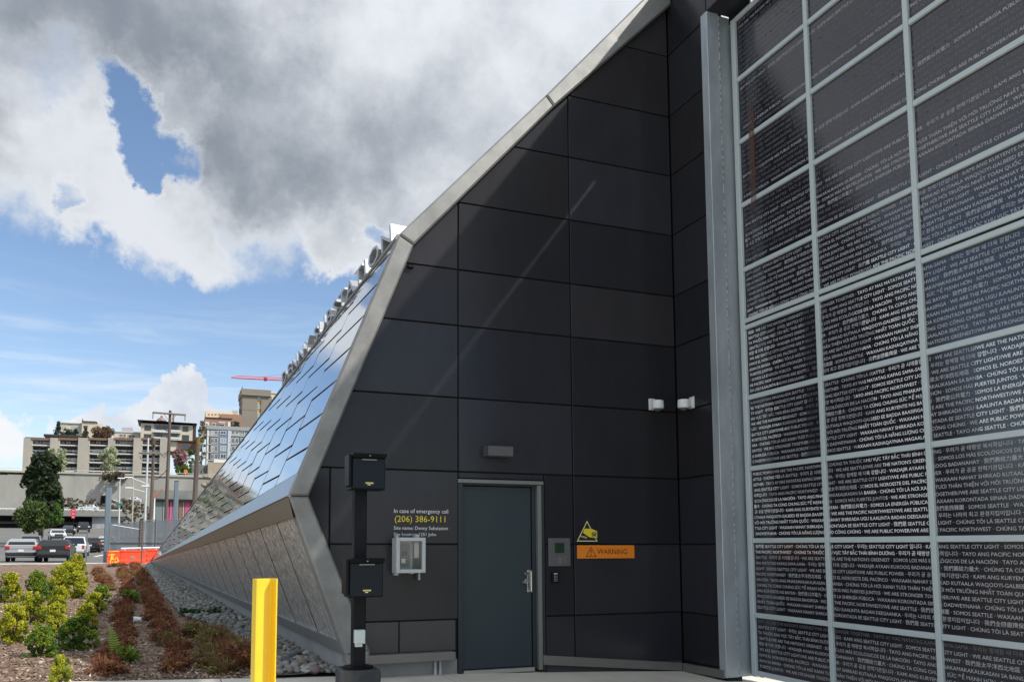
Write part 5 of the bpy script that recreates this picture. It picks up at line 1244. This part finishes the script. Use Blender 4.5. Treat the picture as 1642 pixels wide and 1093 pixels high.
for i in range(6): win(tw, 411.8, 635.6+i*13.1, 418.6, 642.2+i*13.1, YT+.5, M_wf, True)
for i in range(7): a = P(386.5, 646+i*12, YT+7); part('side_window', MB().box(a.x-.9, a.x-.5, YT+6, YT+8, a.z-1, a.z+.6), M_pane2, tw)
nb = thing('cream_building', 'cream building half hidden behind the tan tower', 'building', tuple(P(442, 700, 352))); blk('wall', nb, mat('light_cream', (.60, .52, .38), .85), 434.6, 630.5, 470, 740, 352, 14); blk('parapet', nb, M_slab, 434.6, 629.5, 470, 631, 351.6, 1)
for i in range(5): win(nb, 436, 641+i*13, 441, 647+i*13, 351.9, M_wf)
# crane
cr_ = thing('tower_crane', 'red lattice tower crane jib reaching above the tan tower', 'crane', tuple(P(470, 700, 600))); M_crane = mat('crane_red', (.60, .06, .055), .5)
jA, jB = P(371, 605.5, 600), P(500, 611.5, 600); mb = MB(); dpt = 1.5
off = [Vector((0, 0, 0)), Vector((0, 1.6, 0)), Vector((0, .8, 1.9))]
for o_ in off: mb.tube([jA.lerp(jA+o_, .25), jA.lerp(jB, .10)+o_, jB+o_], .24, 5)
N_ = 44
for i in range(N_):
    p0, p1 = jA.lerp(jB, .06+.94*i/N_), jA.lerp(jB, .06+.94*(i+.5)/N_); mb.tube([p0, p1+off[2]], .13, 4); mb.tube([p1+off[2], jA.lerp(jB, .06+.94*(i+1)/N_)], .13, 4)
part('jib', mb, M_crane, cr_); q = P(426, 607.5, 600); part('trolley', MB().box(q.x-1.1, q.x+1.1, 599, 602, q.z-1.2, q.z+1.2, .2), mat('crane_dark_red', (.35, .03, .04), .5), cr_)
part('mast', MB().box(jB.x+1, jB.x+3, 599, 601, 0, jB.z+8), M_crane, cr_); part('tie_rod', MB().tube([jB+Vector((2, 0, 8)), jA.lerp(jB, .35)+off[2]], .1, 4), M_crane, cr_)

# roadside shed with pink panels
YS = 120
sh = thing('panelled_shed', 'long grey shed with pink and brown panels below the retaining wall', 'shed', tuple(P(280, 835, YS)))
blk('roof', sh, mat('mossy_grey_roof', (.14, .15, .135), .85, base2=(.22, .23, .21), vscale=.4, var=.25), 246, 786, 330, 800, YS, 8); blk('eave', sh, M_joint, 245, 800.2, 330, 803, YS-.3, 8)
for x0, x1, c in ((249, 260.5, (.17, .20, .19)), (261, 265, (.30, .31, .31)), (265.5, 271, (.42, .075, .19)), (271.5, 276, (.52, .10, .25)), (276.5, 281, (.33, .31, .30)), (281.5, 286, (.24, .25, .26)), (286.5, 292, (.23, .13, .07)), (292.5, 295, (.38, .36, .37)), (295.5, 305, (.46, .085, .17)), (305.5, 330, (.25, .10, .12))):
    blk('panel', sh, mat('shed_panel_%d' % int(x0), c, .7, var=.12), x0, 803.2, x1, 850, YS+.2, .3)
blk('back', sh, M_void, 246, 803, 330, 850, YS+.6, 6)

# ---------------------------------------------------------------- poles and street signs
M_wood = mat('weathered_pole_wood', (.085, .065, .052), .9, base2=(.14, .105, .085), vscale=1.2, stretch=(4, 4, .2), var=.25)
M_wood2 = mat('grey_crossarm_wood', (.20, .175, .145), .9, var=.2)
def pole(label, top, bot, Y, r, arms=(), name='utility_pole'):
    a, b = P(*top, Y), P(*bot, Y); t = thing(name, label, 'utility pole', (b.x, Y, zroad(Y))); d = (b-a)/(b.z-a.z); g0 = a+d*(zroad(Y)-a.z)
    part('shaft', MB().tube([g0, a], [r*1.25, r*.85], 10), M_wood, t)
    for (p, q) in arms: u, v = P(*p, Y), P(*q, Y); part('crossarm', MB().tube([u-UY*.2, v-UY*.2], .10, 6), M_wood2, t)
    return t, a
t, a = pole('tall wooden utility pole with a wide crossarm near the corniced building', (273, 658), (265.5, 840), 84, .16, [((244.5, 661.5), (298, 665.5))])
for px, y0 in ((245.5, 662), (297, 665.5)): part('insulator', MB().tube([P(px, y0, 83.8), P(px-.5, y0+9, 83.8)], .05, 6), M_wood2, t)
for p, q in (((263, 664), (269, 672)), ((282, 665.5), (275, 672))): part('arm_brace', MB().tube([P(*p, 83.75), P(*q, 83.75)], .03, 5), M_wood2, t)
part('cable', MB().tube([P(244.5, 670, 83.8), P(150, 640, 30), P(-60, 560, 14)], .012, 4), M_black, t) if False else None
t, a = pole('short wooden utility pole with a transformer can left of the tall pole', (247, 708), (241, 850), 80, .15, [((222.5, 726), (258, 727))])
p = P(246, 708, 79.7); part('transformer', MB().cyl(p-UZ*.35, p+UZ*.35, .22, 12), mat('rusty_can', (.075, .055, .03), .8, var=.3), t)
for pts_ in ([(258, 727), (262, 729), (271, 722)], [(258, 729), (264, 733), (268, 727)], [(247, 768), (252, 768), (268, 753)], [(229, 732), (226, 736), (224, 730)]): part('cable', MB().tube([P(*q, 80) for q in pts_], .03, 5), M_black, t)
t, a = pole('thick bare wooden pole in front of the poplars', (317.5, 702), (312, 810), 58, .17)
part('moss_cap', MB().cyl(a-UZ*.5, a+UZ*.05, .155, 10), mat('moss', (.16, .11, .02), .95, var=.3), t)
M_lp = mat('pale_lamp_post', (.55, .57, .57), .5, metal=.2)
def lamp_post(label, top, bot, Y, r, arms=(), heads=(), m=None, name='street_lamp', cat='street lamp'):
    a, b = P(*top, Y), P(*bot, Y); t = thing(name, label, cat, (b.x, Y, zroad(Y))); part('shaft', MB().tube([Vector((b.x, Y, zroad(Y)-.1)), b, a], [r, r, r*.7], 8), m or M_lp, t)
    for p, q in arms: part('arm', MB().tube([P(*p, Y), P(*q, Y)], r*.55, 6), m or M_lp, t)
    for p in heads: c = P(*p, Y); part('lamp_head', MB().box(c.x-.45, c.x+.45, Y-.15, Y+.15, c.z-.08, c.z+.08, .05), M_white, t)
    return t
lamp_post('white mast with two long arms left of the tall utility pole', (238, 702), (232, 845), 100, .13, [((208, 765), (239, 777)), ((208, 782), (233, 789))], [(206, 765), (207, 782), (233, 779)])
lamp_post('slim grey lamp post right of the left steel post', (192, 772), (190.5, 848), 110, .12, [((192, 772), (194, 767)), ((181, 801), (191, 804))], [(194.5, 766.5)])
lamp_post('tan pole in front of the retaining wall', (213.5, 762), (213, 806), 150, .12, [], [], mat('tan_pole', (.40, .36, .28), .7), 'pole', 'pole')
lamp_post('thin white pole carrying an orange bracket beside the shed', (248, 797), (246, 850), 95, .10, [], [], M_white, 'pole', 'pole')
p, q, s_ = P(247.5, 798, 95), P(246, 790, 95), P(260, 784, 95); t = thing('orange_bracket', 'faded orange bracket at the top of the thin white pole', 'bracket', tuple(p)); part('bar', MB().tube([q, p, s_], .10, 6), mat('faded_orange', (.45, .14, .07), .7), t)
st_ = thing('street_name_sign', 'small green street name sign on the slim lamp post', 'sign', tuple(P(191, 810, 109.7))); a, b = P(186, 806, 109.7), P(196.5, 809.5, 109.7); part('blade', MB().box(a.x, b.x, 109.68, 109.74, b.z, a.z), mat('sign_green', (.01, .16, .10), .5), st_)
tl = thing('traffic_signal', 'black traffic signal heads with a white bracket left of the steel post', 'traffic light', tuple(P(168, 806, 105)))
for px in (164, 168.5): c = P(px, 800.5, 105); h_ = part('signal_head', MB().box(c.x-.17, c.x+.17, 104.8, 105.15, c.z-.5, c.z+.5, .03), M_black, tl); [part('visor', MB().cyl((c.x, 104.62, c.z+dz), (c.x, 104.8, c.z+dz), .12, 8), M_black, h_) for dz in (-.3, 0, .3)]
part('bracket', MB().tube([P(166, 799.5, 105.1), P(174, 799.5, 105.1)], .05, 6).tube([P(173.5, 792, 105.1), P(172.5, 812, 105.1)], .06, 6), M_white, tl); part('mast', MB().cyl(Vector((P(172.5, 812, 105.1).x, 105.1, zroad(105))), P(172.5, 795, 105.1), .07, 8), M_lp, tl)
# red street sign
rsn = thing('red_street_sign', 'tall red sign with pale symbols on a thin post at the kerb', 'sign', tuple(P(117, 850, 88))); a, b = P(114, 815.5, 88), P(121, 831, 88)
c0_ = P(117.5, 850, 88); part('post', MB().cyl((c0_.x, 88.05, zroad(88)), (c0_.x, 88.05, a.z), .035, 6), M_black, rsn)
H3 = (a.z-b.z)/3; M_sr = mat('sign_red', (.62, .03, .055), .5)
for i, (w, sh_) in enumerate(((1.0, 0), (1.0, 0), (.72, 0))):
    m_ = (a.x+b.x)/2; hw = (b.x-a.x)/2*w; pl_ = part('plate', MB().box(m_-hw, m_+hw, 87.98, 88.0, a.z-H3*(i+1)+.02, a.z-H3*i, .005), M_sr, rsn)
    zc = a.z-H3*(i+.5)
    part('symbol', MB().box(m_-hw*.55, m_+hw*.55, 87.965, 87.978, zc-.05, zc+.05), mat('sign_pink', (.75, .35, .36), .5), pl_)
kp_ = thing('parking_sign_post', 'thin grey sign post at the kerb right of the white pickup', 'post', tuple(P(140.5, 897, 56))); a = P(140.5, 848, 56); part('shaft', MB().cyl((a.x, 56, zroad(56)), (a.x, 56, a.z), .035, 6), M_fpost, kp_)

# ---------------------------------------------------------------- trees and banks
M_bark = mat('tree_bark', (.07, .055, .045), .95, var=.3, vscale=1.0)
def crown_mat(n, ramp): return mat(n, ramp[0], .7, attr=ramp, translucent=.25)
MC = {'white': crown_mat('white_blossom', [(.22, .27, .13), (.38, .42, .25), (.52, .54, .38), (.30, .35, .18), (.60, .60, .46)]),
      'pink': crown_mat('pink_blossom', [(.20, .10, .10), (.34, .19, .19), (.46, .28, .27), (.26, .15, .14), (.52, .36, .34)]),
      'poplar': crown_mat('poplar_leaf', [(.11, .10, .03), (.21, .18, .055), (.29, .25, .09), (.16, .12, .05), (.33, .30, .12)]),
      'dark': crown_mat('dark_evergreen', [(.012, .024, .010), (.025, .045, .016), (.045, .07, .022), (.02, .035, .015), (.06, .085, .025)]),
      'leafy': crown_mat('mid_green_leaf', [(.035, .06, .015), (.06, .10, .022), (.10, .15, .03), (.14, .19, .045), (.05, .08, .02)]),
      'fir': crown_mat('blue_fir', [(.02, .035, .028), (.035, .06, .04), (.055, .085, .05), (.07, .10, .05)]),
      'bare': crown_mat('brown_twigs', [(.11, .065, .035), (.19, .12, .07), (.25, .17, .10), (.15, .10, .06)]),
      'hedge': crown_mat('hedge_green', [(.03, .08, .01), (.07, .16, .02), (.12, .22, .03), (.05, .12, .015)]),
      'scrub': crown_mat('dry_scrub', [(.05, .05, .025), (.10, .075, .045), (.15, .11, .07), (.07, .085, .03), (.18, .13, .085)])}
def tree(px0, py0, px1, py1, Y, kind, label, n=30, per=70, shape='round', name='tree', leaf=None, trunk=True, cat='tree'):
    a, b = P(px0, py0, Y), P(px1, py1, Y); w, h = (b.x-a.x)/2, a.z-b.z; cx = (a.x+b.x)/2; t = thing(name, label, cat, (cx, Y, b.z))
    rr = np.random.default_rng(abs(hash(label)) % 9999 if False else int(px0*13+py0*7)); cs, rs2 = [], []
    for i in range(n):
        u = rr.uniform(.06, .97); an = rr.uniform(0, 6.28)
        pr = {'round': math.sqrt(max(.05, 1-(2*u-1)**2))*(1.0 if u > .25 else .8), 'cone': 1.02-u, 'column': .9*(1-u**4)**.5, 'bank': 1.0}[shape]
        rad = pr*math.sqrt(rr.random())*.86; cs.append((w*rad*math.cos(an), min(w, 3.5)*rad*math.sin(an), h*u)); rs2.append(min(w, h)*rr.uniform(.16, .34))
    lf = leaf or max(.10, min(w, h)*.085)
    V, Fc, rn = foliage(cs, rs2, per, lf, rr, .4, 1.5)
    obj('crown', mesh_np('crown', V, Fc, MC[kind], rn), t)
    if trunk:
        mb = MB().tube([(0, 0, -1.0), (0, 0, h*.35), (w*.05, 0, h*.7)], [w*.10+.05, w*.07+.03, .03], 7)
        for i in range(7): an = i*.9; mb.tube([(0, 0, h*(.12+.06*i)), (w*.35*math.cos(an), .35*w*math.sin(an), h*(.30+.06*i)), (w*.6*math.cos(an), w*.6*math.sin(an), h*(.42+.06*i))], [w*.05+.02, w*.03+.01, .015], 5)
        part('trunk', mb, M_bark, t, local=True)
    return t
tree(158, 718, 194, 757, 236, 'white', 'white blossoming tree in front of the apartment balconies', 46, 90)
tree(62, 718, 112, 772, 228, 'white', 'white blossoming tree at the left edge above the dark conifer', 46, 90)
tree(270, 721, 304, 752, 245, 'pink', 'pink blossoming cherry tree below the corniced building', 40, 90)
tree(295, 720, 313, 746, 255, 'hedge', 'bright green hedge right of the pink cherry tree', 26, 80, 'bank', 'hedge', trunk=False, cat='hedge')
tree(278, 745, 308, 764, 232, 'hedge', 'grassy bank below the pink cherry tree', 30, 80, 'bank', 'grass_bank', trunk=False, cat='bank')
tree(316, 673, 332, 748, 262, 'poplar', 'tall yellow-green poplar left of the blue-grey apartments', 60, 80, 'column')
tree(309, 698, 322, 748, 256, 'poplar', 'shorter yellow-green poplar behind the thick bare pole', 40, 70, 'column')
tree(34, 726, 103, 848, 104, 'dark', 'broad dark evergreen tree at the left edge of the street', 210, 90, 'column', leaf=.24)
tree(22, 806, 84, 850, 97, 'leafy', 'mid green shrub thicket under the dark evergreen tree', 60, 80, 'round', 'street_shrub', trunk=False, cat='shrub')
tree(78, 808, 103, 846, 96, 'hedge', 'green shrub at the foot of the dark conifer', 30, 80, 'round', 'street_shrub', trunk=False, cat='shrub')
tree(84, 676, 103, 700, 285, 'fir', 'dark fir left of the cream house on the skyline', 40, 70, 'cone')
tree(129, 684, 145, 704, 280, 'fir', 'dark fir in front of the cream house', 34, 70, 'cone')
tree(99, 688, 128, 701, 283, 'fir', 'row of green garden shrubs in front of the cream house', 30, 60, 'bank', 'garden_shrubs', trunk=False, cat='shrub')
tree(143, 685, 172, 705, 284, 'bare', 'bare brown tree right of the dark fir', 40, 70)
tree(158, 684, 184, 705, 288, 'bare', 'bare brown tree beside the low cream house', 36, 70)
tree(172, 687, 183, 697, 300, 'fir', 'small dark tree behind the bare brown trees', 16, 60)
tree(366, 674, 386, 690, 322, 'fir', 'dark green roof terrace tree behind the blue-grey apartments', 24, 60)
tree(162, 757, 205, 772, 214.6, 'scrub', 'dark creeper hanging over the top of the retaining wall', 40, 70, 'bank', 'wall_creeper', trunk=False, cat='creeper')
for i in range(8):
    tree(96+i*15, 798+(i % 3), 116+i*15, 818, 203+(i % 2)*3, 'scrub', ordn(i+1)+' dry scrub bush from the left on the bank behind the overpass', 22, 60, 'bank', 'scrub_bush', trunk=False, cat='bush')['group'] = 'scrub on the bank'
for i in range(5):
    tree(194+i*10, 806+(i % 2)*3, 210+i*10, 848, 172+i, 'scrub', ordn(i+1)+' dry brown scrub bush from the left beside the overpass abutment', 26, 60, 'bank', 'scrub_bush', trunk=False, cat='bush')['group'] = 'scrub beside the abutment'
sgn = thing('orange_yard_sign', 'small orange sign on the grassy bank', 'sign', tuple(P(297, 760, 229))); a, b = P(295, 752.5, 229), P(300, 758.5, 229); part('board', MB().box(a.x, b.x, 229, 229.1, b.z, a.z), mat('yard_orange', (.75, .14, .03), .6), sgn); part('stake', MB().box((a.x+b.x)/2-.05, (a.x+b.x)/2+.05, 229.02, 229.08, b.z-.8, b.z), M_white, sgn)
for lab, px, py, Y in (('white car driving over the overpass', 143, 819, 195), ('white car on the upper road below the retaining wall', 213, 806, 209)):
    a = P(px, py, Y); t = car(lab, 'car', 'sedan', MATS['white_car_paint'], 4.5, 1.85, 1.45, (a.x+2.2, Y, a.z), R(90), name='passing_car')
